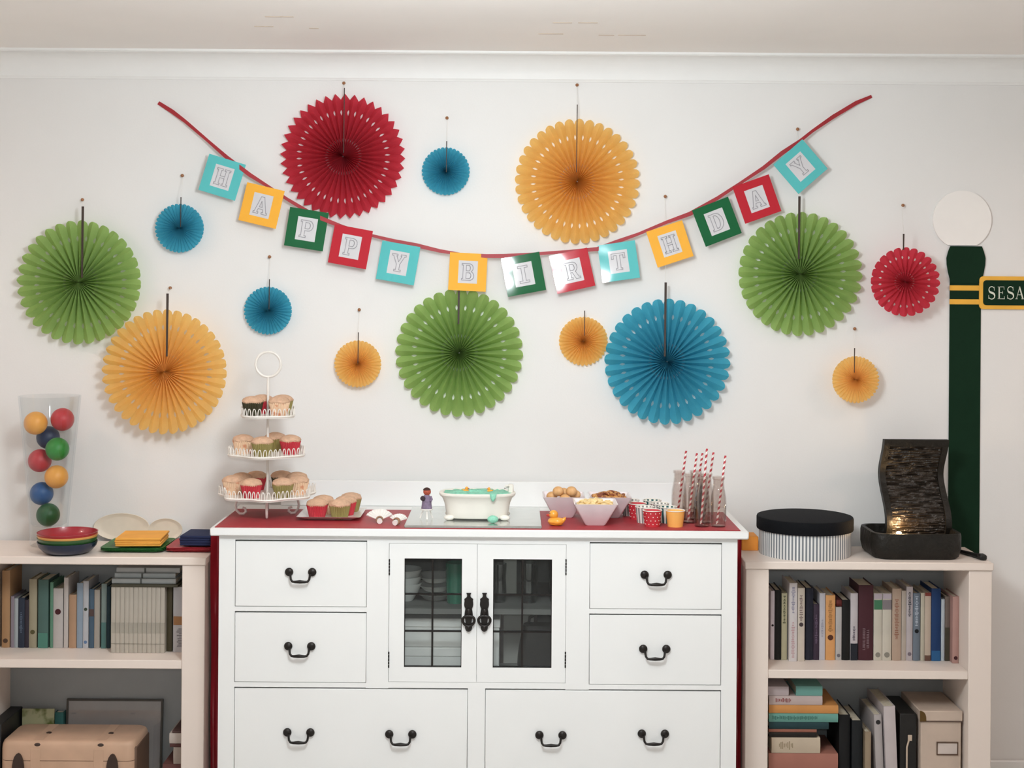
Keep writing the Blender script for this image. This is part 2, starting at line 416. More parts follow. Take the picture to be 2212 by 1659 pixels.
part('frame', join(box(-.062, -.05, -.006, .006, 0, .175), box(.05, .062, -.006, .006, 0, .175), box(-.05, .05, -.006, .006, .16, .175)), M('dark_wood', '#33231a', rough=.4), t)
g = loft([[(x*(1-.25*k/6*(k/6)), y, .15*k/6) for x, y in rrect(-.08, .08, -.03, .03, .025)] for k in range(7)])
t = thing('handbag', 'made-up black bag, for dark contents and a reflection, behind the right glass door', 'bag', (.105, 4.63, .5105))  # added shape standing for dark contents and a viewer's reflection in the pane
part('bag_body', g, M('black_leather', '#14120f', rough=.45), t)
part('bag_handle', tube([(-.045, 0, .145), (-.04, 0, .172), (-.015, 0, .185), (.015, 0, .185), (.04, 0, .172), (.045, 0, .145)], .005, 8), MATS['black_leather'], t)

# red plastic cloths hanging in the gaps beside the dresser
m_plas = M('red_plastic', '#a52733', rough=.3, noise=.08, coat=.3)
def drape(x0, x1, y, z1, label):
    nx, nz = 14, 16; V = []; Fc = []
    for k in range(nz+1):
        for i in range(nx+1):
            u = i/nx; z = z1*k/nz
            V.append((x0+(x1-x0)*u, y+.018*math.sin(u*9+.6*math.sin(z*5))+.006*math.sin(z*14+u*4), z))
    for k in range(nz):
        for i in range(nx): a = k*(nx+1)+i; Fc.append((a, a+1, a+nx+2, a+nx+1))
    V2 = [(x, yy+.0015, z) for x, yy, z in V]; n = len(V)
    F2 = [tuple(reversed([i+n for i in f])) for f in Fc]
    rim = [i for i in range(nx+1)]+[k*(nx+1)+nx for k in range(1, nz+1)]+[nz*(nx+1)+i for i in range(nx-1, -1, -1)]+[k*(nx+1) for k in range(nz-1, 0, -1)]
    for a, b in zip(rim, rim[1:]+rim[:1]): F2.append((a, b, b+n, a+n))
    c = ((x0+x1)/2, y, 0)
    solo('hanging_cloth', move((V+V2, Fc+F2), (-c[0], -c[1], 0)), m_plas, label, 'cloth', c)
drape(-.996, -.926, 4.74, .93, 'red plastic cloth hanging between the left bookcase and the dresser')
drape(.7235, .7725, 4.74, .93, 'dark red plastic cloth hanging between the dresser and the right bookcase')
# ------------------------------------------------------------------ honeycomb paper fans on the wall
TIS = {'green': ('#aac87a', .5), 'blue': ('#58bad2', .5), 'yellow': ('#ffd88c', .62), 'red': ('#d84656', .45)}
def tissue(c): return M('tissue_'+c, TIS[c][0], rough=.8, noise=.04, scale=30, transl=TIS[c][1], spec=.15)
m_strip = M('dark_strip', '#3a2c24', rough=.6)
m_thread = M('pale_thread', '#e6e2da', rough=.6)
m_pin = M('brass_pin', '#9a6a48', rough=.4, metal=.3)
def fan_geo(R, N, amp, tooth, pointed, holes):
    """pleated disc: N folds, saw-tooth or scalloped edge, leaf-shaped holes cut on the folds"""
    rad = [.012, .10, .18]
    ring = []
    if holes: ring = [(.235, .30, .12), (.66, .755, .27)]
    for a, b, w in ring: rad += [a+(b-a)*k/6 for k in range(7)]
    rad += [.42, .52, .60] if holes else [.4, .55, .7]
    rad += [.82, .88] if holes else [.85]
    rad = sorted(rad); nu = 4
    V, Fc = [], []
    def u0(r):
        for a, b, w in ring:
            if a < r < b: return w*math.sin(PI*(r-a)/(b-a))
        return 0.
    rows = []
    for k in range(N):
        for s in (-1, 1):
            base = len(V)
            for ri in range(len(rad)+1):
                for i in range(nu+1):
                    if ri < len(rad):
                        r = rad[ri]; st = u0(r); u = st+(1-st)*i/nu
                    else:
                        u = i/nu; r = 1-tooth*((1-u) if pointed else (1-math.sqrt(max(0, 1-(1-u)**2))))
                    th = (k+s*.5*(1-u))*2*PI/N+.03       # u=1 ridge, u=0 valley
                    a = amp*(1-.25*r)
                    V.append((R*r*math.sin(th), -a*(2*u-1), R*r*math.cos(th)))
            for ri in range(len(rad)):
                for i in range(nu):
                    a = base+ri*(nu+1)+i
                    Fc.append((a, a+1, a+nu+2, a+nu+1) if s > 0 else (a, a+nu+1, a+nu+2, a+1))
    return V, Fc
FANC = {}
def fan(col, px, py, Rpx, gap, where, pin=None, strip=None, thin=False, tilt=0):
    y = WALL-gap; c = P(px, py, y); R = Rpx*y/F
    big = Rpx > 100; mid = 60 < Rpx <= 100
    N = {'green': 32, 'blue': 32, 'yellow': 36, 'red': 40}[col] if big else (24 if mid else 36)
    key = (col, Rpx > 100, mid)
    size = 'large ' if big else ('medium ' if mid else 'small ')
    t = thing('paper_fan', '%s%s pleated paper fan %s' % (size, col, where), 'paper fan', c, group='paper fans on the wall')
    if key not in FANC:
        FANC[key] = (mesh('pleated_paper', fan_geo(R, N, .0145 if big else (.010 if mid else .0065), .085 if big else (.09 if mid else .06), col == 'red' and big, big or mid), tissue(col), smooth=False), R)
    me, R0 = FANC[key]
    o = link('pleated_paper', me, t); o.scale = (R/R0, 1, R/R0); o.rotation_euler = (0, tilt, 0)
    front = -.022 if big else -.013
    if strip:
        sx, y0, y1 = strip
        a = P(sx, y0, y+front); b = P(sx-(y1-y0)*.012, y1, y+front)
        w = .0016 if thin else (.0042 if big else .0028)
        A = (a[0]-c[0], front, a[2]-c[2]); B = (b[0]-c[0], front, b[2]-c[2])
        part('hanging_strip', ([(A[0]-w, front-.001, A[2]), (A[0]+w, front-.001, A[2]), (B[0]+w*.7, front-.001, B[2]), (B[0]-w*.7, front-.001, B[2]),
                               (A[0]-w, front+.001, A[2]), (A[0]+w, front+.001, A[2]), (B[0]+w*.7, front+.001, B[2]), (B[0]-w*.7, front+.001, B[2])],
                              [(0, 1, 2, 3), (7, 6, 5, 4), (0, 4, 5, 1), (1, 5, 6, 2), (2, 6, 7, 3), (3, 7, 4, 0)]), m_strip, t, smooth=False)
        if pin:
            q = P(pin[0], pin[1], WALL-.012)
            part('hanging_thread', tube([A, (q[0]-c[0], q[1]-c[1], q[2]-c[2])], .0006, 5), m_thread, t)
    if pin:
        q = P(pin[0], pin[1], WALL)
        g = xform(lathe([(0, 0), (.0016, 0), (.0016, .012), (.0055, .012), (.0058, .016), (.003, .0185), (0, .019)], 12), Matrix.Rotation(PI/2, 4, 'X'))
        solo('wall_pin', g, m_pin, ('pin above the %s%s fan %s' % (size, col, where)), 'pin', q, group='pins holding the paper fans')
fan('green', 172, 610, 134, .040, 'at the far left', (181, 432), (179, 446, 600))
fan('yellow', 356, 803, 135, .078, 'above the ball vase and cupcake stand', (370, 622), (362, 634, 770))
fan('blue', 388, 493, 53, .035, 'beside the top of the far left green fan', (396, 380), (391, 426, 490), True)
fan('red', 741, 338, 135, .024, 'between the two ends of the garland, near the cornice', (744, 181), (744, 190, 330), True)
fan('blue', 579, 671, 52, .025, 'above the cupcake stand', (584, 555), (582, 603, 668), True)
fan('blue', 963, 370, 52, .025, 'between the large red and yellow fans', (966, 256), (965, 305, 372), True)
fan('yellow', 1247, 392, 135, .024, 'hanging above the garland', (1246, 185), (1247, 226, 372), True)
fan('yellow', 773, 786, 51, .035, 'left of the large lower green fan', (777, 669), (774, 718, 784), True)
fan('green', 992, 762, 138, .024, 'in the middle, touching a garland card', None, (992, 560, 700))
fan('yellow', 1260, 737, 53, .012, 'half tucked behind the large blue fan', None, (1263, 671, 725), True)
fan('blue', 1441, 781, 136, .036, 'above the striped straws', (1436, 425), (1438, 610, 770))
fan('green', 1728, 592, 134, .028, 'below the last card of the garland', (1721, 280), (1727, 424, 560))
fan('red', 1955, 609, 75, .085, 'beside the green paper lamp post', (1948, 444), (1952, 505, 540))
fan('yellow', 1848, 820, 51, .060, 'left of the green lamp post shaft', (1844, 710), (1846, 752, 805), True)

# ------------------------------------------------------------------ lettering
def arc(cx, cy, rx, ry, a0, a1, n=8): return [(cx+rx*math.cos(math.radians(a0+(a1-a0)*k/n)), cy+ry*math.sin(math.radians(a0+(a1-a0)*k/n))) for k in range(n+1)]
GLY = {
 'I': [[(.15, 0), (.85, 0), (.85, .12), (.62, .12), (.62, .88), (.85, .88), (.85, 1), (.15, 1), (.15, .88), (.38, .88), (.38, .12), (.15, .12)]],
 'H': [[(0, 0), (.42, 0), (.42, .1), (.33, .1), (.33, .44), (.67, .44), (.67, .1), (.58, .1), (.58, 0), (1, 0), (1, .1), (.91, .1), (.91, .9), (1, .9), (1, 1), (.58, 1), (.58, .9), (.67, .9), (.67, .56), (.33, .56), (.33, .9), (.42, .9), (.42, 1), (0, 1), (0, .9), (.09, .9), (.09, .1), (0, .1)]],
 'A': [[(0, 0), (.36, 0), (.36, .1), (.26, .1), (.32, .28), (.63, .28), (.69, .1), (.6, .1), (.6, 0), (1, 0), (1, .1), (.93, .1), (.61, 1), (.37, 1), (.07, .1), (0, .1)], [(.37, .4), (.58, .4), (.475, .74)]],
 'P': [[(.05, 0), (.5, 0), (.5, .1), (.39, .1), (.39, .4)]+arc(.62, .7, .33, .3, -90, 90)+[(.05, 1), (.05, .9), (.15, .9), (.15, .1), (.05, .1)], [(.39, .52)]+arc(.6, .7, .14, .18, -90, 90)+[(.39, .88)]],
 'Y': [[(.27, 0), (.75, 0), (.75, .1), (.63, .1), (.63, .42), (.9, .9), (1, .9), (1, 1), (.63, 1), (.63, .9), (.7, .9), (.52, .58), (.33, .9), (.4, .9), (.4, 1), (0, 1), (0, .9), (.1, .9), (.39, .42), (.39, .1), (.27, .1)]],
 'B': [[(.05, 0)]+arc(.62, .27, .33, .27, -90, 65)+arc(.6, .75, .28, .25, -55, 90)+[(.05, 1), (.05, .9), (.14, .9), (.14, .1), (.05, .1)], [(.37, .11)]+arc(.6, .28, .13, .17, -90, 90)+[(.37, .45)], [(.37, .57)]+arc(.57, .735, .1, .165, -90, 90)+[(.37, .9)]],
 'R': [[(.03, 0), (.45, 0), (.45, .1), (.36, .1), (.36, .4), (.48, .4), (.68, 0), (1, 0), (1, .1), (.9, .1), (.72, .43)]+arc(.58, .71, .32, .29, -50, 90)+[(.03, 1), (.03, .9), (.13, .9), (.13, .1), (.03, .1)], [(.36, .52)]+arc(.56, .7, .13, .18, -90, 90)+[(.36, .88)]],
 'T': [[(.27, 0), (.73, 0), (.73, .1), (.62, .1), (.62, .88), (.86, .88), (.86, .68), (1, .68), (1, 1), (0, 1), (0, .68), (.14, .68), (.14, .88), (.38, .88), (.38, .1), (.27, .1)]],
 'D': [[(.04, 0)]+arc(.48, .5, .48, .5, -90, 90, 14)+[(.04, 1), (.04, .9), (.13, .9), (.13, .1), (.04, .1)], [(.37, .12)]+arc(.46, .5, .25, .38, -90, 90, 12)+[(.37, .88)]],
}
def outline(loops, sx, sz, w, y):
    V, Fc = [], []
    for lp in loops:
        pts = [((x-.5)*sx, (z-.5)*sz) for x, z in lp]
        for a, b in zip(pts, pts[1:]+pts[:1]):
            d = math.hypot(b[0]-a[0], b[1]-a[1])
            if d < 1e-6: continue
            ux, uz = (b[0]-a[0])/d*w/2, (b[1]-a[1])/d*w/2
            n = len(V)
            V += [(a[0]-ux-uz, y, a[1]-uz+ux), (b[0]+ux-uz, y, b[1]+uz+ux), (b[0]+ux+uz, y, b[1]+uz-ux), (a[0]-ux+uz, y, a[1]-uz-ux)]
            Fc.append((n, n+3, n+2, n+1))
    return V, Fc
# ------------------------------------------------------------------ birthday garland
m_rib = M('red_ribbon', '#a5262f', rough=.5)
CARD = {'b': ('sky_card', '#5cc0c0'), 'y': ('yellow_card', '#fbb640'), 'g': ('green_card', '#0f6136'), 'r': ('red_card', '#bf2433')}
m_ins = M('insert_paper', '#d6d4d6', rough=.6, noise=.02, coat=.6)
m_ink = M('grey_ink', '#9d9a9f', rough=.7)
gy = WALL-.050
path = [(342, 222), (372, 241), (400, 262), (450, 305), (490, 340), (540, 378), (575, 400), (620, 430), (680, 466), (740, 490), (800, 508), (850, 520), (900, 530), (950, 542), (1000, 550), (1050, 553), (1090, 553), (1150, 549), (1230, 543), (1290, 538), (1330, 523), (1380, 505), (1440, 480), (1490, 462), (1550, 428), (1600, 395), (1650, 362), (1690, 330), (1730, 303), (1755, 283), (1800, 252), (1850, 222), (1883, 208)]
gar = thing('birthday_garland', 'HAPPY BIRTHDAY garland of square letter cards on a red ribbon', 'garland', P(1090, 553, gy))
pts = []
for i, (x, y) in enumerate(path):
    e = min(i, len(path)-1-i); d = {0: .003, 1: .012, 2: .024, 3: .036}.get(e, .0465)
    pts.append(Vector(P(x, y, WALL-d)))
V, Fc = [], []
for i, p in enumerate(pts):
    tdir = (pts[min(i+1, len(pts)-1)]-pts[max(i-1, 0)]).normalized(); nrm = Vector((-tdir.z, 0, tdir.x)).normalized()*(.0062+.0012*math.sin(i*1.7))
    for s in (1, -1):
        for dy in (0, .0012): V.append((p.x+nrm.x*s, p.y+dy, p.z+nrm.z*s))
for i in range(len(pts)-1):
    a, b = 4*i, 4*i+4
    Fc += [(a, b, b+2, a+2), (a+1, a+3, b+3, b+1), (a, a+1, b+1, b), (a+2, b+2, b+3, a+3)]
Fc += [(0, 2, 3, 1), (4*len(pts)-4, 4*len(pts)-3, 4*len(pts)-1, 4*len(pts)-2)]
wpart('ribbon', (V, Fc), m_rib, gar, label='red ribbon')
S = 84*gy/F
def sleeve(m):
    """wavy clear plastic over the paper"""
    nt = m.node_tree; N = nt.nodes; b_ = N['Principled BSDF']
    if b_.inputs['Coat Normal'].is_linked: return m
    tc = N.new('ShaderNodeTexCoord'); nz = N.new('ShaderNodeTexNoise'); nz.inputs['Scale'].default_value = 8; nz.inputs['Detail'].default_value = 0.5
    bp = N.new('ShaderNodeBump'); bp.inputs['Strength'].default_value = .30; bp.inputs['Distance'].default_value = .006
    nt.links.new(tc.outputs['Object'], nz.inputs['Vector']); nt.links.new(nz.outputs['Fac'], bp.inputs['Height']); nt.links.new(bp.outputs['Normal'], b_.inputs['Coat Normal'])
    b_.inputs['Coat Roughness'].default_value = .06
    return m
sleeve(m_ins)
TURN = {0: 4, 1: -3, 2: 5, 3: -2, 4: -4, 5: 6, 6: .6, 7: -1.6, 8: -3.4, 9: 0, 10: 3, 11: 4, 12: 2}
CN = {'b': 'pale blue', 'y': 'yellow', 'g': 'dark green', 'r': 'red'}
for i, (ch, px, py, rot, c) in enumerate((('H', 480, 383, 16.8, 'b'), ('A', 565, 444, 13.5, 'y'), ('P', 662, 495, 9, 'g'), ('P', 757, 533, 10.5, 'r'), ('Y', 860, 568, 10, 'b'),
        ('B', 1010.7, 587.6, 3, 'y'), ('I', 1131, 592.5, -10.4, 'g'), ('R', 1236, 585, -12.5, 'r'), ('T', 1336.5, 565, -8, 'b'),
        ('H', 1447, 527, -18, 'y'), ('D', 1548.6, 479, -21, 'g'), ('A', 1635, 430, -19.5, 'r'), ('Y', 1729, 360, -41, 'b'))):
    nm, hx = CARD[c]; s = S*(.97 if ch in 'BTH' else 1)
    mc = sleeve(M(nm, hx, rough=.6, noise=.02, coat=.6, spec=.15))
    fgeo = join(box(-s/2, -s*.255, -.0006, .0006, -s/2, s/2), box(s*.255, s/2, -.0006, .0006, -s/2, s/2), box(-s*.255, s*.255, -.0006, .0006, s*.30, s/2), box(-s*.255, s*.255, -.0006, .0006, -s/2, -s*.30))
    p = P(px, py, gy)
    o = part('letter_card', fgeo, mc, gar, '%s card with the letter %s' % (CN[c], ch), smooth=False)
    l = gar.location; o.location = (p[0]-l[0], p[1]-l[1]-.0007*(i % 2), p[2]-l[2]); o.rotation_euler = (0, math.radians(rot-.4), math.radians(TURN.get(i, (i*37 % 9)-4)))
    part('letter_panel', box(-s*.255, s*.255, -.0002, .0004, -s*.30, s*.30), m_ins, o, smooth=False)
    part('letter', outline(GLY[ch], s*.36, s*.44, s*.016, -.0009), m_ink, o, smooth=False)

# ------------------------------------------------------------------ lamp post cut out of card, stuck to the wall
m_post = M('post_green_card', '#0f2c1b', rough=.75, noise=.05, spec=.15)
m_gold = M('post_yellow_card', '#efb340', rough=.5)
m_globe = M('globe_card', '#f6f2ed', rough=.5, noise=.01)
yw = WALL-.0005
def X_(px, py): return P(px, py, yw)[0]
def Z_(px, py): return P(px, py, yw)[2]
lp = thing('lamp_post_cutout', 'dark green paper lamp post with white globe and street sign on the wall', 'wall decoration', (X_(2084, 900), yw, .115))
xc = X_(2084, 800)
hw = (X_(2118, 800)-X_(2050, 800))/2
wpart('post_shaft', prism([(xc-hw, .115), (xc+hw*.98, .115), (xc+hw*.98, Z_(2084, 600)), (xc-hw, Z_(2084, 600))], yw-.003, yw), m_post, lp, smooth=False)
z0, z1 = Z_(2082, 612), Z_(2082, 532)
prof = [(0, 1.0), (.12, 1.03), (.30, 1.14), (.50, 1.22), (.68, 1.24), (.85, 1.14), (1, 1.0)]
wpart('post_capital', prism([(xc-hw*a, z0+(z1-z0)*t) for t, a in prof]+[(xc+hw*a, z0+(z1-z0)*t) for t, a in prof[::-1]], yw-.006, yw-.003), m_post, lp, smooth=False)
gc = P(2077, 475, yw); gr = 63*yw/F
a0 = math.radians(-58)
wpart('globe', prism([(gc[0]+gr*math.cos(-PI/2+.52+(2*PI-1.04)*k/40), gc[2]+gr*math.sin(-PI/2+.52+(2*PI-1.04)*k/40)) for k in range(41)], yw-.009, yw), m_globe, lp, smooth=False)
for py in (622, 652): wpart('band', box(xc-hw*1.02, X_(2116, py), yw-.0055, yw-.003, Z_(2084, py+5.5), Z_(2084, py-5.5)), m_gold, lp, smooth=False)
sx0, sx1 = X_(2114, 632), X_(2114, 632)+.52
sz0, sz1 = Z_(2160, 668), Z_(2160, 597)
sg = wpart('street_sign', prism(rrect(sx0, sx1, sz0, sz1, .014), yw-.007, yw-.003), m_gold, lp, smooth=False)
b = .014
wpart('sign_panel', prism(rrect(sx0+.0135, sx1-.0135, sz0+b, sz1-b, .011), yw-.0085, yw-.007), m_post, lp, sg, smooth=False)
m_let = M('sign_lettering', '#d9dccb', rough=.6)
def stroke(pts, ws):
    V, Fc = [], []
    n = len(pts)
    for i in range(n):
        a, b_ = pts[max(i-1, 0)], pts[min(i+1, n-1)]; d = math.hypot(b_[0]-a[0], b_[1]-a[1]); nx, nz = -(b_[1]-a[1])/d, (b_[0]-a[0])/d
        w_ = ws[i]/2; V += [(pts[i][0]+nx*w_, 0, pts[i][1]+nz*w_), (pts[i][0]-nx*w_, 0, pts[i][1]-nz*w_)]
    for i in range(n-1): Fc.append((2*i, 2*i+1, 2*i+3, 2*i+2))
    return V, Fc
def gS():
    p = arc(.5, .76, .33, .24, 25, 200, 9)+arc(.5, .25, .37, .25, 70, -160, 11)
    p = arc(.5, .755, .32, .245, 28, 235, 9)+arc(.5, .25, .36, .25, 62, -155, 11)
    ws = [.06+.11*math.exp(-((i-(len(p)-1)/2)/4.0)**2) for i in range(len(p))]
    return join(stroke(p, ws), stroke([(.80, .68), (.80, .98)], [.05, .05]), stroke([(.16, .02), (.16, .32)], [.05, .05]))
def gE(): return join(stroke([(.27, 0), (.27, 1)], [.15, .15]), stroke([(.1, .025), (.88, .025)], [.05, .05]), stroke([(.1, .975), (.84, .975)], [.05, .05]), stroke([(.3, .52), (.68, .52)], [.05, .05]),
                      stroke([(.68, .40), (.68, .64)], [.05, .05]), stroke([(.84, .76), (.82, 1)], [.05, .05]), stroke([(.86, .24), (.9, 0)], [.05, .05]))
def gA(): return join(stroke([(.12, 0), (.5, 1)], [.06, .06]), stroke([(.46, 1), (.88, 0)], [.15, .15]), stroke([(.25, .34), (.72, .34)], [.05, .05]), stroke([(0, .02), (.26, .02)], [.05, .05]), stroke([(.70, .02), (1.02, .02)], [.05, .05]))
lw_, lh = 18.5*yw/F, 27*yw/F
gs = []
for k, (gl, px) in enumerate(((gS(), 2131), (gE(), 2151.5), (gS(), 2171.5), (gA(), 2191.5))):
    x = X_(px, 632); z = Z_(px, 646)
    gs.append(([(x+vx*lw_, yw-.0088, z+vz*lh) for vx, _, vz in gl[0]], gl[1]))
wpart('lettering', join(*gs), m_let, lp, sg, label='pale serif letters SESA', smooth=False)
# ------------------------------------------------------------------ on the dresser
m_red = M('red_runner', '#a8323a', rough=.5, noise=.07, scale=25)
solo('table_runner', box(-.83, .83, -.185, .185, 0, .0025, .001), m_red, 'red table runner laid along the dresser top', 'runner', (-.103, 4.672, DT))
RZ = DT+.0025
# white wire cupcake stand
m_wire = M('white_wire', '#ece6de', rough=.35)
SX, SY = -.807, 4.72
st = thing('cupcake_stand', 'white three-tier wire cupcake stand with a ring handle', 'cake stand', (SX, SY, RZ))
def lobed(R, n, ph, a): return R*(1+.07*math.cos(n*(a-ph)))
TIERS = [(.151, 7, -.5, 1.060), (.120, 5, -PI/2, 1.193), (.092, 4, -.6, 1.322)]
for R, n, ph, z in TIERS:
    zz = z-RZ; seg = 84
    ringp = [(lobed(R, n, ph, 2*PI*k/seg)*math.cos(2*PI*k/seg), lobed(R, n, ph, 2*PI*k/seg)*math.sin(2*PI*k/seg)) for k in range(seg)]
    tr = part('tray', prism_z(ringp, zz, zz+.007), m_wire, st)
    part('tray_rim', tube([(x, y, zz+.006) for x, y in ringp], .0038, 6, True), m_wire, tr)
    nl = int(2*PI*R/.0165); gs = []
    for k in range(nl):
        pth = []
        for j in range(9):
            t = j/8; a = 2*PI*(k+.14+.72*t)/nl; rr = lobed(R, n, ph, a); h = .026*math.sin(PI*t)**.45
            pth.append((rr*math.cos(a), rr*math.sin(a), zz+.006+h))
        gs.append(tube(pth, .0015, 4))
    part('loop_fence', join(*gs), m_wire, tr)
part('pole', tube([(0, 0, .05), (0, 0, 1.455-RZ)], .0042, 10), m_wire, st)
part('ring_handle', tube([(.0415*math.sin(2*PI*k/36), 0, 1.4955-RZ-.0415*math.cos(2*PI*k/36)) for k in range(36)], .0042, 8, True), m_wire, st)
for k in range(4):
    a = -PI/2+.15+k*PI/2
    pth = [(.02, .066), (.06, .066), (.085, .062), (.100, .050), (.104, .034), (.100, .018), (.090, .0075), (.078, .0065), (.070, .013), (.072, .024), (.081, .027)]
    part('leg', tube([(r*math.cos(a), r*math.sin(a), z) for r, z in pth], .0042, 8), m_wire, st)
# cupcakes
m_cake = M('pale_frosting', '#d6ae90', rough=.8, noise=.12, scale=60, bump=.4, bscale=120)
WR = {'red': M('wrapper_red', '#c43440', rough=.6), 'olive': M('wrapper_olive', '#94874f', rough=.6), 'peach': M('wrapper_peach', '#ecc9a8', rough=.6, col2='#d99a78', scale=55, c2=(.55, .62)), 'dark': M('wrapper_dark', '#39361f', rough=.6)}
CK = {}
def cupcake(x, y, z, col, label, group):
    if not CK:
        def pl(a, r, zz): return r*(1+.035*(1 if int(round(a/(2*PI)*64)) % 2 else -1))
        CK['w'] = lathe([(0, 0), (.0245, 0), (.0345, .043), (.0339, .043), (.0, .039)], 64, fn=pl)
        CK['c'] = lathe([(.0325, .039), (.0357, .044), (.0355, .048), (.031, .0545), (.022, .0595), (.010, .0625), (0, .063)], 28, fn=lambda a, r, zz: r*(1+.04*math.sin(5*a+zz*300)))
        CK['cm'] = mesh('cake_top', CK['c'], m_cake)
    if col not in CK: CK[col] = mesh('paper_wrapper', CK['w'], WR[col], smooth=False)
    t = thing('cupcake', label, 'cupcake', (x, y, z), random.random()*6, group=group)
    link('paper_wrapper', CK[col], t); link('cake_top', CK['cm'], t)
g3, g2, g1 = 'cupcakes on the stand', 'cupcakes on the stand', 'cupcakes on the stand'
zt = [t[3]+.0072 for t in TIERS]
for dx, dy, c, k, lab in (
    (-.112, -.022, 'peach', 0, 'speckled peach cupcake at the left of the bottom stand tier'), (-.036, -.098, 'red', 0, 'red-wrapped cupcake at the front of the bottom stand tier'),
    (.068, -.086, 'olive', 0, 'olive-wrapped cupcake at the front right of the bottom stand tier'), (.116, -.02, 'peach', 0, 'speckled peach cupcake at the right of the bottom stand tier'),
    (.09, .07, 'peach', 0, 'peach cupcake at the back right of the bottom stand tier'), (.03, .102, 'dark', 0, 'dark-wrapped cupcake at the back of the bottom stand tier'),
    (-.053, .088, 'red', 0, 'red-wrapped cupcake at the back of the bottom stand tier'), (-.112, .052, 'olive', 0, 'olive-wrapped cupcake at the back left of the bottom stand tier'),
    (-.080, -.008, 'peach', 1, 'peach cupcake at the left of the middle stand tier'), (-.006, -.072, 'olive', 1, 'olive-wrapped cupcake at the front of the middle stand tier'),
    (.076, -.008, 'red', 1, 'red-wrapped cupcake at the right of the middle stand tier'), (.012, .072, 'olive', 1, 'olive-wrapped cupcake at the back of the middle stand tier'),
    (-.048, -.028, 'dark', 2, 'dark-wrapped cupcake at the left of the top stand tier'), (.042, -.030, 'peach', 2, 'peach cupcake at the right of the top stand tier'),
    (-.03, .05, 'red', 2, 'red-wrapped cupcake at the back left of the top stand tier'), (.045, .046, 'olive', 2, 'olive-wrapped cupcake at the back right of the top stand tier')):
    rr = math.hypot(dx, dy); mx = lobed(*TIERS[k][:3], math.atan2(dy, dx))-.0375
    if rr > mx: dx, dy = dx*mx/rr, dy*mx/rr
    cupcake(SX+dx, SY+dy, zt[k], c, lab, 'cupcakes on the stand')
# square plate with more cupcakes
m_plate = M('white_china', '#f2ece6', rough=.2, coat=.3)
def sqvessel(prof, rad=.012, th=.004):
    """square vessel, prof = (half width, z) outer from bottom to rim"""
    outer = [[(x, y, z) for x, y in rrect(-h, h, -h, h, min(rad, h*.6), 4)] for h, z in prof]
    inner = [[(x, y, z+(th if i == 0 else 0)) for x, y in rrect(-h+th, h-th, -h+th, h-th, min(rad, h*.6)*.8, 4)] for i, (h, z) in enumerate(prof)]
    return loft(outer+inner[::-1])
solo('square_plate', sqvessel([(.072, 0), (.080, .004), (.104, .014)], .008), m_plate, 'square white plate holding cupcakes beside the stand', 'plate', (-.590, 4.705, RZ))
for x, y, c, lab in ((-.632, 4.650, 'red', 'red-wrapped cupcake at the front left of the square plate'), (-.557, 4.642, 'olive', 'olive-wrapped cupcake at the front of the square plate'),
                     (-.622, 4.728, 'peach', 'peach cupcake at the back left of the square plate'), (-.546, 4.716, 'red', 'red-wrapped cupcake in the middle of the square plate'), (-.537, 4.791, 'olive', 'olive-wrapped cupcake at the back right of the square plate')):
    cupcake(x, y, RZ+.0045, c, lab, 'cupcakes on the square plate')
# two white napkins gathered through brown rings
m_nap = M('white_napkin', '#f0ece6', rough=.8); m_ring = M('brown_ring', '#a07a5e', rough=.45)
def napkin(x, y, rot, lab, sc=1.):
    t = thing('napkin', lab, 'napkin', (x, y, RZ), rot); V, Fc = [], []
    for i in range(2):
        for j in range(9):
            for k in range(21):
                r = .006+.056*sc*j/8; a = math.radians(25+130*k/20); am = .0030*(j/8)
                V.append((r*math.cos(a)*.95, r*math.sin(a)*.62+am*math.cos(k*PI)-.0012*i, .010+r*math.sin(a)*.62))
    for i in range(2):
        for j in range(8):
            for k in range(20): q = i*189+j*21+k; Fc.append((q, q+1, q+22, q+21))
    part('napkin_cloth', (V, Fc), m_nap, t, smooth=False)
    part('napkin_tail', tube([(0, .01, .012), (0, -.008, .011), (0, -.018, .009)], [.006, .008, .009], 10), m_nap, t)
    part('napkin_ring', xform(lathe([(.0085, -.006), (.0115, -.006), (.0125, 0), (.0115, .006), (.0085, .006), (.0085, -.006)], 18), Matrix.Translation((0, -.004, .0125)) @ Matrix.Rotation(PI/2, 4, 'X')), m_ring, t)
napkin(-.421, 4.575, .12, 'white fanned napkin in a brown ring, left of the cake board', .8)
napkin(-.362, 4.545, -.35, 'white napkin in a brown ring at the corner of the cake board', .55)
# silver cake board
m_foil = M('silver_foil', '#d5d8d4', rough=.22, metal=.85, noise=.05, scale=20, bump=.12, bscale=35)
BX0, BX1 = -.335, .099
t = thing('cake_board', 'rectangular silver foil cake board in the middle of the dresser', 'cake board', ((BX0+BX1)/2, 4.675, RZ))
wpart('board', box(BX0, BX1, 4.488, 4.862, RZ, RZ+.009, .0015), m_foil, t)
BZ = RZ+.009
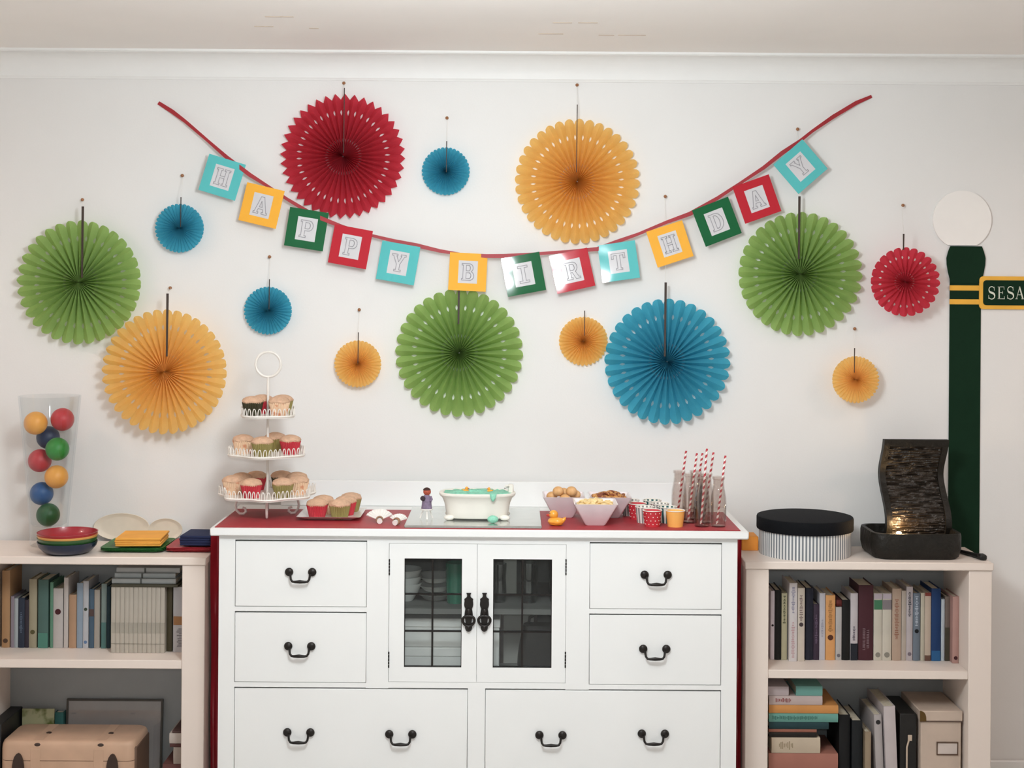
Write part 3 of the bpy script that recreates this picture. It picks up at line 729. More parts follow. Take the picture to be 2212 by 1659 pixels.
# small stool with a little doll
m_stool = M('white_plastic', '#f3efe8', rough=.35)
t = thing('toy_stool', 'tiny white three-legged stand beside the bathtub cake', 'toy stool', (-.271, 4.60, BZ))
part('stool_top', lathe([(0, .031), (.0185, .031), (.02, .033), (.0195, .0355), (0, .0358)], 24), m_stool, t)
for a in (-PI/2, PI/6, 5*PI/6):
    a += .12; part('leg', tube([(.011*math.cos(a), .011*math.sin(a), .032), (.023*math.cos(a), .023*math.sin(a), .0035)], [.0022, .003], 8), m_stool, t)
m_skin = M('doll_head', '#b5543c', rough=.6); m_hair = M('doll_hair', '#3c1f18', rough=.8); m_robe = M('doll_robe', '#7f6f86', rough=.8, noise=.2, scale=120)
m_dark = M('doll_bundle', '#3b2c33', rough=.8)
t = thing('toy_figure', 'small dark-haired toy figure in a mauve robe on the tiny white stand', 'toy figure', (-.271, 4.60, BZ+.036))
part('robe', loft([[(x*s, y*s*.75, z) for x, y in disc(0, 0, 1, 16)] for s, z in ((.0175, 0), (.016, .012), (.0145, .026), (.0135, .036), (.009, .0425), (.005, .046))]), m_robe, t)
part('head', ball((.001, 0, .054), (.0125, .011, .012), 18, 12), m_skin, t)
part('nose', ball((.002, -.0115, .053), .0025, 10, 6), m_skin, t)
part('hair', ([v for v in ball((.000, .0012, .0565), (.0132, .0122, .0112), 18, 12)[0]], [f for f in ball((0, 0, 0), 1, 18, 12)[1] if min(f) >= 1+18*6]), m_hair, t)
part('arm', tube([(-.012, -.001, .039), (-.0165, -.006, .031), (-.011, -.0125, .030)], [.004, .0042, .0035], 8), m_robe, t)
part('arm', tube([(.012, -.001, .039), (.016, -.004, .030), (.013, -.010, .024)], [.004, .0042, .0035], 8), m_robe, t)
part('bundle', ball((-.012, -.0125, .034), (.0085, .006, .008), 12, 8), m_dark, t)
# bathtub cake
m_fond = M('white_fondant', '#efeae0', rough=.45, noise=.03); m_teal = M('teal_icing', '#8fd3b8', rough=.5, noise=.15, scale=70, bump=.4, bscale=140)
CX, CY = -.108, 4.635
t = thing('bathtub_cake', 'white bathtub-shaped cake filled with teal icing', 'cake', (CX, CY, BZ))
def sup(hx, hy, n=40, e=.72): return [(hx*math.copysign(abs(math.cos(2*PI*k/n))**e, math.cos(2*PI*k/n)), hy*math.copysign(abs(math.sin(2*PI*k/n))**e, math.sin(2*PI*k/n))) for k in range(n)]
rings = [(.098, .054, .006), (.101, .058, .012), (.103, .061, .030), (.107, .064, .052), (.114, .069, .070), (.121, .074, .076), (.1245, .077, .080), (.1245, .077, .085), (.119, .073, .088), (.112, .067, .086), (.108, .063, .080), (.10, .058, .078)]
part('tub', loft([[(x, y, z) for x, y in sup(a, b)] for a, b, z in rings]), m_fond, t)
for sx in (-1, 1):
    for sy in (-1, 1): part('foot', ball((sx*.090, sy*.046, .009), (.017, .014, .009), 14, 8), m_fond, t)
V, Fc = [], []
for j in range(9):
    for k in range(40):
        x, y = sup(.109*j/8+.0005, .064*j/8+.0005)[k]; V.append((x, y, .083+.006*math.cos(j/8*1.4)+random.uniform(-.0035, .0045)))
for j in range(8):
    for k in range(40): q = (k+1) % 40; Fc.append((j*40+k, j*40+q, j*40+40+q, j*40+40+k))
ic = part('icing', (V, Fc), m_teal, t)
part('icing_drip', loft([[(.052+x*s, -.0745-d+y*.5*s, z) for x, y in disc(0, 0, 1, 14)] for s, d, z in ((.012, -.006, .092), (.011, .001, .090), (.010, .0045, .083), (.008, .005, .076), (.0055, .0045, .070), (.002, .003, .066))]), m_teal, t)
part('icing_blob', ball((.052, -.098, .0125), (.0175, .012, .0125), 16, 10), m_teal, t)
part('tap_post', join(box(.099, .118, -.010, .010, .082, .112, .004), tube([(.106, 0, .104), (.094, 0, .106), (.090, 0, .099)], .004, 8)), m_fond, t)
m_tap = M('tap_grey', '#8d8a84', rough=.3, metal=.6)
part('tap_spout', tube([(.104, -.008, .104), (.092, -.012, .103), (.088, -.012, .098)], .0022, 8), m_tap, t)
m_duck = M('duck_yellow', '#f6a93b', rough=.35, coat=.3); m_beak = M('duck_beak', '#c8372a', rough=.4)
def duck(x, y, z, s, rot, lab, par=None):
    t = thing('rubber_duck', lab, 'rubber duck', (x, y, z), rot)
    body = loft([[(px*a+cx, py*b, zz) for px, py in disc(0, 0, 1, 18)] for a, b, cx, zz in ((.35*s, .25*s, 0, 0), (.75*s, .55*s, 0, .12*s), (.95*s, .72*s, .0*s, .42*s), (.90*s, .68*s, .02*s, .66*s), (.66*s, .54*s, 0, .84*s), (.35*s, .3*s, -.1*s, .92*s), (.1*s, .1*s, -.15*s, .96*s))])
    part('body', body, m_duck, t)
    part('tail', tube([(.75*s, 0, .58*s), (1.0*s, 0, .80*s), (1.12*s, 0, .98*s)], [.28*s, .18*s, .04*s], 10), m_duck, t)
    part('head', ball((-.28*s, 0, 1.22*s), (.52*s, .5*s, .50*s), 18, 12), m_duck, t)
    part('beak', ball((-.84*s, 0, 1.12*s), (.30*s, .26*s, .15*s), 12, 8), m_beak, t)
    for q in (-1, 1):
        part('wing', ball((.18*s, q*.58*s, .48*s), (.48*s, .16*s, .28*s), 12, 8), m_duck, t)
        part('eye', ball((-.62*s, q*.32*s, 1.36*s), .07*s, 8, 6), m_dark, t)
duck(CX-.038, CY+.004, BZ+.084, .0105, PI, 'tiny yellow duck floating on the left of the teal icing')
duck(CX+.040, CY+.004, BZ+.084, .0095, 0, 'tiny yellow duck floating on the right of the teal icing')
duck(.146, 4.557, RZ, .0285, -.25, 'yellow rubber duck with red beak beside the front snack bowl')
# white snack bowls
m_bowl = M('pinkish_white_china', '#efe6e8', rough=.25, coat=.2)
BP = [(.030, 0), (.034, .004), (.070, .073)]
def snackbowl(x, y, lab, rot=0.):
    solo('snack_bowl', sqvessel(BP, .006, .0035), m_bowl, lab, 'bowl', (x, y, RZ), rotz=rot, group='square white snack bowls')
snackbowl(.2725, 4.59, 'tapered square white bowl of pale crisps, in front')
snackbowl(.176, 4.742, 'tapered square white bowl of round biscuits, behind the rubber duck')
snackbowl(.330, 4.745, 'tapered square white bowl of brown snacks, behind the crisps')
m_bun = M('golden_biscuit', '#d09a5c', rough=.6, col2='#e9b985', scale=40, c2=(.3, .7)); m_crisp = M('pale_crisps', '#f0d39a', rough=.6, noise=.15, scale=80); m_brown = M('brown_snacks', '#8a4a30', rough=.6, col2='#d39a58', scale=60, c2=(.45, .55))
for i, (dx, dy, z, lab) in enumerate(((-.018, -.020, .072, 'golden round biscuit on top of the heap, at the left'), (.026, -.018, .072, 'golden round biscuit on top of the heap, at the right'), (-.038, .012, .050, 'golden round biscuit at the left of the bowl behind the duck'),
        (.004, -.033, .048, 'golden round biscuit at the front of the bowl behind the duck'), (.040, .012, .056, 'golden round biscuit at the right of the bowl behind the duck'), (.002, .018, .062, 'golden round biscuit at the back of the bowl behind the duck'))):
    solo('round_biscuit', ball((0, 0, 0), (.0185, .0185, .0165), 18, 12), m_bun, lab, 'biscuit', (.176+dx, 4.742+dy, RZ+z+.014), group='round biscuits in the bowl')
def heap(name, x, y, mat, n, hmax, lab, size, seed):
    random.seed(seed); gs = [move(loft([[(px, py, z) for px, py in rrect(-h, h, -h, h, .01)] for h, z in ((.028, .006), (.058, .062), (.045, .068), (.015, .072))]), (0, 0, 0))]
    for k in range(n):
        a, r = random.random()*6.28, .052*math.sqrt(random.random()); z = .066+hmax*(1-(r/.056)**2)*random.random()
        m_ = Matrix.Translation((r*math.cos(a), r*math.sin(a), z)) @ Matrix.Rotation(random.random()*3, 4, 'Z') @ Matrix.Rotation(random.uniform(-.8, .8), 4, 'X')
        gs.append(xform(ball((0, 0, 0), (size*random.uniform(.7, 1.2), size*random.uniform(.5, 1), size*.4), 8, 5), m_))
    o = solo(name, join(*gs), mat, lab, name.split('_')[-1], (x, y, RZ)); o['kind'] = 'stuff'
heap('heaped_crisps', .2725, 4.59, m_crisp, 60, .016, 'heap of pale yellow crisps in the front white bowl', .012, 3)
heap('heaped_snacks', .330, 4.745, m_brown, 50, .016, 'heap of brown snacks in the bowl behind the crisps', .013, 5)
# paper cups
m_white = M('cup_white', '#efe8de', rough=.5)
def stripe_mat(name, a, b, n):
    if name in MATS: return MATS[name]
    m = M(name, a, rough=.55); nt = m.node_tree; N = nt.nodes; L = nt.links; bs = N['Principled BSDF']
    tc = N.new('ShaderNodeTexCoord'); sp = N.new('ShaderNodeSeparateXYZ'); L.new(tc.outputs['Object'], sp.inputs[0])
    at = N.new('ShaderNodeMath'); at.operation = 'ARCTAN2'; L.new(sp.outputs[1], at.inputs[0]); L.new(sp.outputs[0], at.inputs[1])
    mu = N.new('ShaderNodeMath'); mu.operation = 'MULTIPLY'; mu.inputs[1].default_value = n; L.new(at.outputs[0], mu.inputs[0])
    si = N.new('ShaderNodeMath'); si.operation = 'SINE'; L.new(mu.outputs[0], si.inputs[0])
    rp = N.new('ShaderNodeValToRGB'); rp.color_ramp.elements[0].position = .42; rp.color_ramp.elements[1].position = .58
    ad = N.new('ShaderNodeMath'); ad.operation = 'MULTIPLY_ADD'; ad.inputs[1].default_value = .5; ad.inputs[2].default_value = .5
    L.new(si.outputs[0], ad.inputs[0]); L.new(ad.outputs[0], rp.inputs[0])
    rp.color_ramp.elements[0].color = (*lin(a), 1); rp.color_ramp.elements[1].color = (*lin(b), 1)
    L.new(rp.outputs[0], bs.inputs['Base Color'])
    return m
m_gs = stripe_mat('grey_striped_card', '#8c8a86', '#eee9e2', 14); m_ts = stripe_mat('teal_striped_card', '#1d5557', '#e8e6da', 12)
m_rc = M('cup_red', '#c2303a', rough=.5); m_yc = M('cup_yellow', '#f7b55e', rough=.5)
CUPM = {}
def cup(x, y, m, lab, dots=False):
    t = thing('paper_cup', lab, 'paper cup', (x, y, RZ), group='paper cups on the dresser')
    if m.name not in CUPM: CUPM[m.name] = mesh('cup_wall', lathe([(.0, .002), (.0245, .0), (.0305, .050), (.0297, .050), (.0238, .003), (0, .0035)], 32), m)
    if 'rim' not in CUPM:
        CUPM['rim'] = mesh('cup_rim', tube([(.0305*math.cos(2*PI*k/28), .0305*math.sin(2*PI*k/28), .0512) for k in range(28)], .0016, 6, True), m_white)
        CUPM['fill'] = mesh('cup_lining', lathe([(0, .043), (.0285, .043), (.0285, .0440), (0, .0440)], 20), m_white)
    link('cup_wall', CUPM[m.name], t); link('cup_rim', CUPM['rim'], t); link('cup_lining', CUPM['fill'], t)
    if dots:
        gs = []
        for r_ in range(4):
            for k in range(12):
                a = 2*PI*(k+.5*(r_ % 2))/12; z = .009+.0115*r_; rr = .0246+.006*z/.05+.0002
                gs.append(xform(lathe([(0, .0004), (.0016, .0003), (.0018, -.0006)], 8), Matrix.Translation((rr*math.cos(a), rr*math.sin(a), z)) @ Matrix.Rotation(a, 4, 'Z') @ Matrix.Rotation(PI/2, 4, 'Y')))
        part('dots', join(*gs), m_white, t)
for r_, (a, b) in enumerate(((m_rc, m_yc), (m_gs, m_ts), (m_rc, m_gs), (m_gs, m_ts))):
    rn = ('in the front row', 'in the second row', 'in the third row', 'in the back row')[r_]
    for c_, m in enumerate((a, b)):
        nm = {m_rc.name: 'red spotted', m_yc.name: 'yellow', m_gs.name: 'grey striped', m_ts.name: 'dark teal striped'}[m.name]
        cup(.4545+.0735*c_-.0175*r_, 4.557+.073*r_, m, '%s paper cup %s, on the %s' % (nm, rn, ('biscuit-bowl side', 'bottle side')[c_]), m is m_rc)
# milk bottles with striped straws
m_bot = glass('bottle_glass', (.92, .88, .86), .06, .55, 2.4)
bp = [(.0225, 0), (.0252, .004), (.0255, .075), (.0245, .095), (.0195, .122), (.0175, .140), (.0178, .150), (.0205, .153), (.0205, .160)]
me_bot = mesh('milk_bottle', lathe([(0, 0)]+bp+[(r-.0028, z+(.004 if z < .002 else 0)) for r, z in bp[::-1]]+[(0, .004)], 28), m_bot)
m_sr = M('straw_red', '#b8303a', rough=.55); m_sw = M('straw_white', '#f3ebe6', rough=.55)
def straw_me(a, b, r=.0036):
    pa, pb = Vector(a), Vector(b); n = 72
    g = tube([tuple(pa+(pb-pa)*k/n) for k in range(n+1)], r, 12)
    idx = []
    for i in range(n):
        for s in range(12): idx.append(0 if ((i*1.0+s*.5) % 6) < 3 else 1)
    idx += [1]*(len(g[1])-len(idx))
    return mesh('striped_straw', g, None, mats=[m_sr, m_sw], midx=idx)
BO = [(.614, 4.56, 'front left'), (.6665, 4.56, 'front right'), (.584, 4.632, 'middle left'), (.6365, 4.632, 'middle right'), (.5575, 4.704, 'back left'), (.612, 4.704, 'back right')]
STR = [(1508, 1133, 1527, 969), (1541, 1133, 1567, 984), (1497, 1120, 1506, 979), (1530, 1120, 1556, 977), (1470, 1110, 1485, 974), (1512, 1110, 1548, 979)]
for (x, y, wh), (ax, ay, bx, by) in zip(BO, STR):
    o = link('milk_bottle', me_bot, None, (x, y, RZ)); tag(o, 'clear glass milk bottle, %s of the group' % wh, 'bottle', 'milk bottles on the dresser')
    b = P(bx, by, y+.004); zt_ = b[2]-RZ
    tx = b[0]-x; tx = max(-.03, min(.034, tx)); k = .155/zt_
    lim = .0125
    if abs(tx*k) > lim: pass
    x0 = -tx*.25 if abs(tx) > .012 else -.012
    s = o2 = link('striped_straw', straw_me((x0*.9, -.004, .0085), (tx if abs(x0+(tx-x0)*k) < .0135 else math.copysign(.0135, tx)/k*1.0+x0*(1-1/k), .004, zt_)), None, (x, y, RZ))
    tag(s, 'red and white striped straw in the %s milk bottle' % wh, 'straw', 'striped straws')

# ------------------------------------------------------------------ on the left bookcase
m_vase = glass('vase_glass', (.966, .972, .972), .03, .75, 3.4)
VXc, VYc = P(106, 1100, 4.89)[0], 4.89
vo = [(.060, 0), (.062, .004), (.064, .06), (.072, .16), (.084, .30), (.097, .44), (.104, .512)]
vi = [(.0985, .512), (.0915, .44), (.0785, .30), (.0665, .16), (.059, .075), (.05, .068)]
solo('glass_vase', lathe([(0, 0)]+vo+vi+[(0, .066)], 40), m_vase, 'tall tapered clear glass vase holding coloured balls', 'vase', (VXc, VYc, BT))
BC = {'y': M('ball_yellow', '#f2a947', rough=.45), 'r': M('ball_red', '#c0313a', rough=.45), 'n': M('ball_navy', '#15294f', rough=.45), 'g': M('ball_green', '#2c8a34', rough=.45), 'd': M('ball_dark_green', '#135426', rough=.45), 'b': M('ball_blue', '#11518c', rough=.45)}
gb = ball((0, 0, 0), .0395, 28, 18)
for px, py, dy, c, lab in ((77, 914, -.025, 'y', 'yellow ball at the top left of the glass vase'), (135, 906, .005, 'r', 'red ball at the top right of the glass vase'), (104, 945, .040, 'n', 'navy ball behind the bright green one in the vase'), (124, 970, -.022, 'g', 'bright green ball halfway up the glass vase'),
        (86, 995, .012, 'r', 'red ball halfway up the vase, below the navy one'), (122, 1030, -.012, 'y', 'yellow ball in the lower half of the vase'), (90, 1066, .010, 'b', 'blue ball low in the vase above the dark green one'), (104, 1112, -.010, 'd', 'dark green ball at the bottom of the vase')):
    p = P(px, py, VYc+dy); solo('play_ball', gb, BC[c], lab, 'ball', p, group='balls in the vase')
# stack of coloured bowls
bx, by = P(146, 1180, 4.745)[0], 4.745
for k, (c, hx, z) in enumerate((('navy', '#14233f', 0), ('green', '#2f5a2c', .0145), ('yellow', '#e9a85c', .0225), ('red', '#a3222f', .031))):
    solo('party_bowl', lathe(shell([(.060, 0), (.078, .008), (.093, .024), (.0985, .040)], .003), 48), M('melamine_'+c, hx, rough=.3, coat=.3),
         '%s party bowl, %s of the stack in front of the vase' % (c, ('bottom', 'second from the bottom', 'third from the bottom', 'top')[k]), 'bowl', (bx, by, BT+z), group='stacked party bowls')
# square plates and napkins
def plates(x0, x1, y0, y1, n, mat, lab, grp):
    cx, cy = (x0+x1)/2, (y0+y1)/2; hx, hy = (x1-x0)/2, (y1-y0)/2
    for k in range(n):
        rg = []
        for f, z in ((.80, 0), (.84, .002), (1, .007), (1, .0085), (.84, .004), (.80, .0028)):
            rg.append([(x, y, z) for x, y in rrect(-hx*f, hx*f, -hy*f, hy*f, .02*f, 4)])
        solo('paper_plate', loft(rg), mat, '%s, %s of the pile' % (lab, ('lowest', 'middle', 'top')[k]), 'paper plate', (cx, cy, BT+.0042*k), group=grp)
def napkins(x0, x1, y0, y1, z, h, n, mat, lab, rot, grp):
    random.seed(11)
    for k in range(n):
        hx, hy = (x1-x0)/2, (y1-y0)/2
        nm = ('lowest', 'second', 'third', 'fourth', 'top')[k if k < n-1 else 4]
        solo('paper_napkin', box(-hx, hx, -hy, hy, 0, h/n, min(.0018, h/n*.4)), mat, '%s, %s of the pile' % (lab, nm), 'napkin', ((x0+x1)/2+random.uniform(-.003, .003), (y0+y1)/2+random.uniform(-.002, .002), z+h/n*k), group=grp, rotz=rot+random.uniform(-.02, .02))
plates(-1.372, -1.160, 4.745, 4.945, 3, M('plate_green', '#1f6a2c', rough=.4), 'dark green square paper plate under the yellow napkins', 'green paper plates')
napkins(-1.330, -1.178, 4.77, 4.925, BT+.0175, .028, 4, M('napkin_yellow', '#f8b04c', rough=.8), 'folded yellow napkin on the green plates', .06, 'yellow napkins')
plates(-1.155, -.992, 4.755, 4.945, 3, M('plate_red', '#b02632', rough=.4), 'red square paper plate under the navy napkins', 'red paper plates')
napkins(-1.112, -1.008, 4.79, 4.925, BT+.0175, .034, 4, M('napkin_navy', '#16244a', rough=.8), 'folded navy napkin on the red plates', -.03, 'navy napkins')
m_ivory = M('ivory_platter', '#e9ddca', rough=.35)
for px, hw_, hh, lab in ((262, .098, .095, 'ivory oval platter leaning on the wall behind the yellow napkins'), (357, .060, .078, 'small ivory platter leaning on the wall left of the navy napkins')):
    x = P(px, 1150, 4.975)[0]
    ring = lambda s, y: [(hw_*s*math.cos(2*PI*k/36), y, hh/2*(1+s*math.sin(2*PI*k/36))) for k in range(36)]
    solo('platter', xform(loft([ring(.7, .007), ring(.78, .006), ring(.98, 0), ring(1, .0015), ring(.98, .003), ring(.72, .010)]), Matrix.Rotation(-.10, 4, 'X')), m_ivory, lab, 'platter', (x, 4.972, BT+.001))

# ------------------------------------------------------------------ on the right bookcase
HX, HY = P(1738, 1190, 4.832)[0], 4.832
t = thing('hat_box', 'round grey and white striped box with a black lid', 'box', (HX, HY, BT))
m_hs = stripe_mat('hatbox_stripes', '#7d838a', '#f0efec', 84)
part('box_body', lathe([(0, 0), (.1525, 0), (.1535, .003), (.1535, .095), (0, .095)], 96), m_hs, t)
part('lid', lathe([(.1545, .084), (.161, .084), (.162, .087), (.162, .122), (.160, .1265), (.154, .128), (0, .1285)], 72), M('black_lid', '#090b10', rough=.8, bump=.2, bscale=300, spec=.2), t)
solo('orange_box', box(-.033, .024, -.045, .045, 0, .048, .002), M('orange_card', '#f29a3a', rough=.6), 'small orange box half hidden behind the round striped box', 'box', (.826, 4.915, BT))
# slate water fountain
m_slate = M('dark_slate', '#1b1813', rough=.5, noise=.3, scale=18, bump=.5, bscale=40, spec=.35)
m_slate2 = M('rippled_slate', '#28211a', rough=.42, noise=.35, scale=25, bump=.35, bscale=90, spec=.6)
FX, FY = (1.203+1.509)/2, 4.825
ft = thing('water_fountain', 'dark slate tabletop water fountain with a curved upright slab', 'fountain', (FX, FY, BT))
hx, hy = .152, .112
rg = [[(x, y, z) for x, y in rrect(-hx*f, hx*f, -hy*f, hy*f, .05*f, 6)] for f, z in ((.90, 0), (.96, .008), (1, .035), (1.0, .075), (.985, .086), (.90, .086), (.88, .070), (.86, .060))]
part('basin', loft(rg), m_slate, ft)
part('water', lathe([(0, .061), (.09, .061), (.09, .062), (0, .062)], 32, 0, -.0), M('dark_water', '#0d0c0a', rough=.08), ft)
ZS0, ZS1 = .060, 1.246-BT
def sy(t): return .058+.050*math.sin(2*PI*(t*.98+.62))*(.35+.65*min(1, (1-t)*2.2+.15))
def slab(x0, x1, t0, t1, d0, d1, n=40, m=2, rip=0.):
    V, Fc = [], []
    random.seed(4)
    for side in (0, 1):
        for k in range(n+1):
            t = t0+(t1-t0)*k/n
            for i in range(m+1):
                x = x0+(x1-x0)*i/m; d = (d0 if side == 0 else d1)
                if side == 0 and rip: d += rip*(1.1*math.sin(k*2.1+1.1*math.sin(i*.30+k*.9)+.8*math.sin(i*.11-k*1.7))+.55*math.sin(k*3.7+i*.25)+random.uniform(-.25, .25))
                V.append((x, sy(t)+d, ZS0+(ZS1-ZS0)*t))
    q = (n+1)*(m+1)
    for k in range(n):
        for i in range(m):
            a = k*(m+1)+i; Fc += [(a, a+1, a+m+2, a+m+1), (a+q, a+q+m+1, a+q+m+2, a+q+1)]
        a = k*(m+1); Fc.append((a, a+m+1, a+m+1+q, a+q)); a += m; Fc.append((a, a+q, a+m+1+q, a+m+1))
    for i in range(m): Fc.append((i, i+q, i+1+q, i+1)); a = n*(m+1)+i; Fc.append((a, a+1, a+1+q, a+q))
    return V, Fc
sx0, sx1 = 1.276-FX, 1.496-FX
part('slab_frame', join(slab(sx0, sx0+.020, 0, 1, -.016, .012), slab(sx1-.020, sx1, 0, 1, -.016, .012), slab(sx0+.02, sx1-.02, .925, 1, -.016, .012, 6)), m_slate, ft)
part('rippled_panel', slab(sx0+.020, sx1-.020, 0, .925, -.006, .010, 84, 40, .0026), m_slate2, ft, smooth=False)
m_bulb = M('fountain_bulb', '#ffd9a0', rough=.5, emit=12)
part('lamp_housing', lathe([(0, .060), (.011, .060), (.012, .072), (.009, .074), (0, .0735)], 16, sx0+.034, -.030), m_slate, ft)
part('bulb', ball((sx0+.034, -.030, .0775), (.009, .008, .005), 12, 8), m_bulb, ft)
lo = light('fountain_lamp', 'POINT', (FX+sx0+.036, FY-.022, BT+.105), .9, (1, .66, .34), .012)
# power cord
c0 = [(1.50, 4.90), (1.53, 4.86), (1.55, 4.80), (1.568, 4.745), (1.574, 4.72)]
solo('power_plug', join(tube([(x-1.55, y-4.8, .006) for x, y in c0], [.005, .006, .008, .011, .009], 8), box(.008, .032, -.085, -.050, 0, .018, .004)), M('black_rubber', '#101110', rough=.5), 'black power cord lying at the end of the right bookcase', 'power cord', (1.55, 4.80, BT+.001))
# ------------------------------------------------------------------ books
m_pages = M('book_pages', '#d9cfb9', rough=.85, noise=.1, scale=90)
def cover(hexc):
    h = hexc.lstrip('#'); c = [int(h[i:i+2], 16)/255 for i in (0, 2, 4)]; g_ = sum(c)/3
    return M('cover_'+h, [v*.82+g_*.18 for v in c], rough=.55, noise=.05, spec=.3)
def book_geo(w, h, d, th=.0022):
    """upright book: spine at y=0 facing -y, covers running back; returns cover, pages"""
    sp = [(-w/2+w*k/6, -min(.003, w*.12)*math.sin(PI*k/6)) for k in range(7)]
    poly = sp+[(w/2, .004), (w/2-0, .004)]
    outer = [(x, y) for x, y in sp]+[(w/2, d), (w/2-th, d), (w/2-th, .004), (-w/2+th, .004), (-w/2+th, d), (-w/2, d)]
    return prism_z(outer, 0, h), box(-w/2+th, w/2-th, .0045, d-.004, .003, h-.004)
def spine_marks(b, w, h, marks, lying=False):
    """marks: (kind, t0, t1, colour) along the spine: 'band' full width, 'dot' round, 'text' broken line of small strokes"""
    for kd, t0, t1, c in marks:
        m = cover(c); yy = -min(.003, w*.12)-.0004
        if kd == 'band': part('spine_band', box(-w*.47, w*.47, yy, 0, h*t0, h*t1), m, b, smooth=False)
        elif kd == 'dot':
            r = w*.30; part('spine_emblem', prism(disc(0, h*(t0+t1)/2, r, 14), yy-.0002, 0), m, b, smooth=False)
        else:
            random.seed(int(t0*1000)+int(w*1e5)); gs = []; z = h*t0
            while z < h*t1:
                s = random.uniform(.0035, .007); a = random.uniform(.10, .28)*w
                gs.append(box(-a, a*random.uniform(.5, 1), yy-.0002, 0, z, z+s*.55)); z += s
            part('spine_lettering', join(*gs), m, b, smooth=False)
def book(x0, x1, z, top, yf, d, hexc, label, marks=(), group=None, tilt=0.):
    w, h = (x1-x0)-.0006, top-z
    t = thing('book', label, 'book', ((x0+x1)/2, yf, z), group=group)
    if tilt: t.rotation_euler = (0, tilt, 0)
    cg, pg = book_geo(w, h, d)
    c = part('book_cover', cg, cover(hexc), t); part('page_block', pg, m_pages, t, smooth=False)
    spine_marks(c, w, h, marks)
    return t
def lying(x0, x1, z0, z1, yf, d, hexc, label, marks=(), rotz=0., group=None):
    """book lying flat with its spine to the room"""
    w, h = z1-z0-.0006, x1-x0
    t = thing('book', label, 'book', (x0, yf, z0+(z1-z0)/2), group=group)
    t.rotation_euler = (0, PI/2, rotz)
    cg, pg = book_geo(w, h, d)
    c = part('book_cover', cg, cover(hexc), t); part('page_block', pg, m_pages, t, smooth=False)
    spine_marks(c, w, h, marks)
    return t
def row(specs, shelf_z, yf, cropx, cropy, sc, d, where, limit):
    """specs are measured: left, right, top of each spine in a magnified view"""
    px = lambda v: cropx+v/sc
    py = lambda v: cropy+v/sc
    last = None
    for a, b_, tp, hexc, lab, marks, dy in specs:
        y = yf+dy
        X0 = P(px(a), py(tp)+60, y)[0]; X1 = P(px(b_), py(tp)+60, y)[0]
        if last is not None: X0 = max(X0, last+.0003)
        X0 = max(X0, limit[0]); X1 = min(X1, limit[1])
        if X1-X0 < .006: X1 = X0+.006
        zt_ = P((px(a)+px(b_))/2, py(tp), y)[2]
        book(X0, X1, shelf_z, zt_, y, min(d, BB-.014-y), hexc, lab, marks)
        last = X1
# --- left bookcase, upper shelf
LI = (LX0+.0755, LX1-.0755)
row([
 (15, 75, 180, '#b4865a', 'tall tan book at the left end of the left bookcase shelf', [('dot', .06, .12, '#5a4030')], 0),
 (80, 106, 375, '#8d808c', 'short mauve-grey book beside the tall tan one', [], 0),
 (106, 136, 390, '#a3abb0', 'short pale grey book beside the navy one', [], 0),
 (136, 184, 385, '#2b3446', 'short navy book on the left bookcase shelf', [('text', .3, .7, '#5b6a80')], 0),
 (185, 216, 400, '#372f3a', 'short dark plum book left of the beige one', [], 0),
 (218, 276, 245, '#a3987c', 'tall beige book with an olive mark on its spine', [('dot', .20, .26, '#5a5230')], 0),
 (285, 362, 250, '#4d6e66', 'wide grey-green book on the left bookcase shelf', [('band', .0, .22, '#4e8a78')], 0),
 (374, 398, 270, '#5c8f74', 'narrow green book beside the white one with a dark red spot', [], 0),
 (398, 472, 315, '#bdb5b0', 'white book with a dark red spot on its spine', [('dot', .58, .64, '#4d1a22')], 0),
 (478, 511, 235, '#c2b8b2', 'tall off-white book behind the dark red spot one', [], 0),
 (516, 572, 362, '#b98e6c', 'tan-orange book left of the pale blue one', [], 0),
 (575, 620, 275, '#8b9cae', 'pale blue-grey book on the left bookcase shelf', [], 0),
 (621, 663, 260, '#b8b8bd', 'light grey book with a small dark spot on its spine', [('dot', .56, .6, '#3b4436'), ('dot', .07, .11, '#5a79a5')], 0),
 (666, 704, 320, '#465f75', 'slate blue book with a brown label', [('band', .54, .66, '#5b4440')], 0),
 (705, 746, 325, '#aaa094', 'beige-grey book between two blue ones', [], 0),
 (758, 798, 280, '#7f918c', 'grey-teal book near the cream volumes', [('band', 0, .4, '#4f7a76')], 0),
 (799, 826, 300, '#1e3a44', 'dark teal book against the cream volumes', [], 0),
], LSH+.0005, 4.835, 0, 1180, 3.4625, .118, 'left', LI)
# twelve matching cream volumes
xa, xb = P(830/3.4625, 1340, 4.775)[0], P(1232/3.4625, 1340, 4.775)[0]
zt_ = P(300, 1180+305/3.4625, 4.775)[2]
for k in range(12):
    w = (xb-xa)/12
    book(xa+w*k+.0002, xa+w*(k+1), LSH+.0005, zt_, 4.775, .17, '#b8ae9f', 'cream volume in the row of matching volumes on the left bookcase', [('band', .30, .46, '#a79f90'), ('band', .135, .142, '#8a8272')], group='matching cream volumes')
book(xb+.001, P(1290/3.4625, 1340, 4.80)[0], LSH+.0005, zt_-.004, 4.80, .14, '#4b422c', 'dark olive book between the cream volumes and the white one')
xw = P(1295/3.4625, 1340, 4.79)[0]
book(xw, LI[1], LSH+.0005, zt_-.002, 4.79, .15, '#b9b6b8', 'white book with an orange panel beside the right stile', [('band', .42, .55, '#a97444'), ('text', .08, .36, '#7f7c80')])
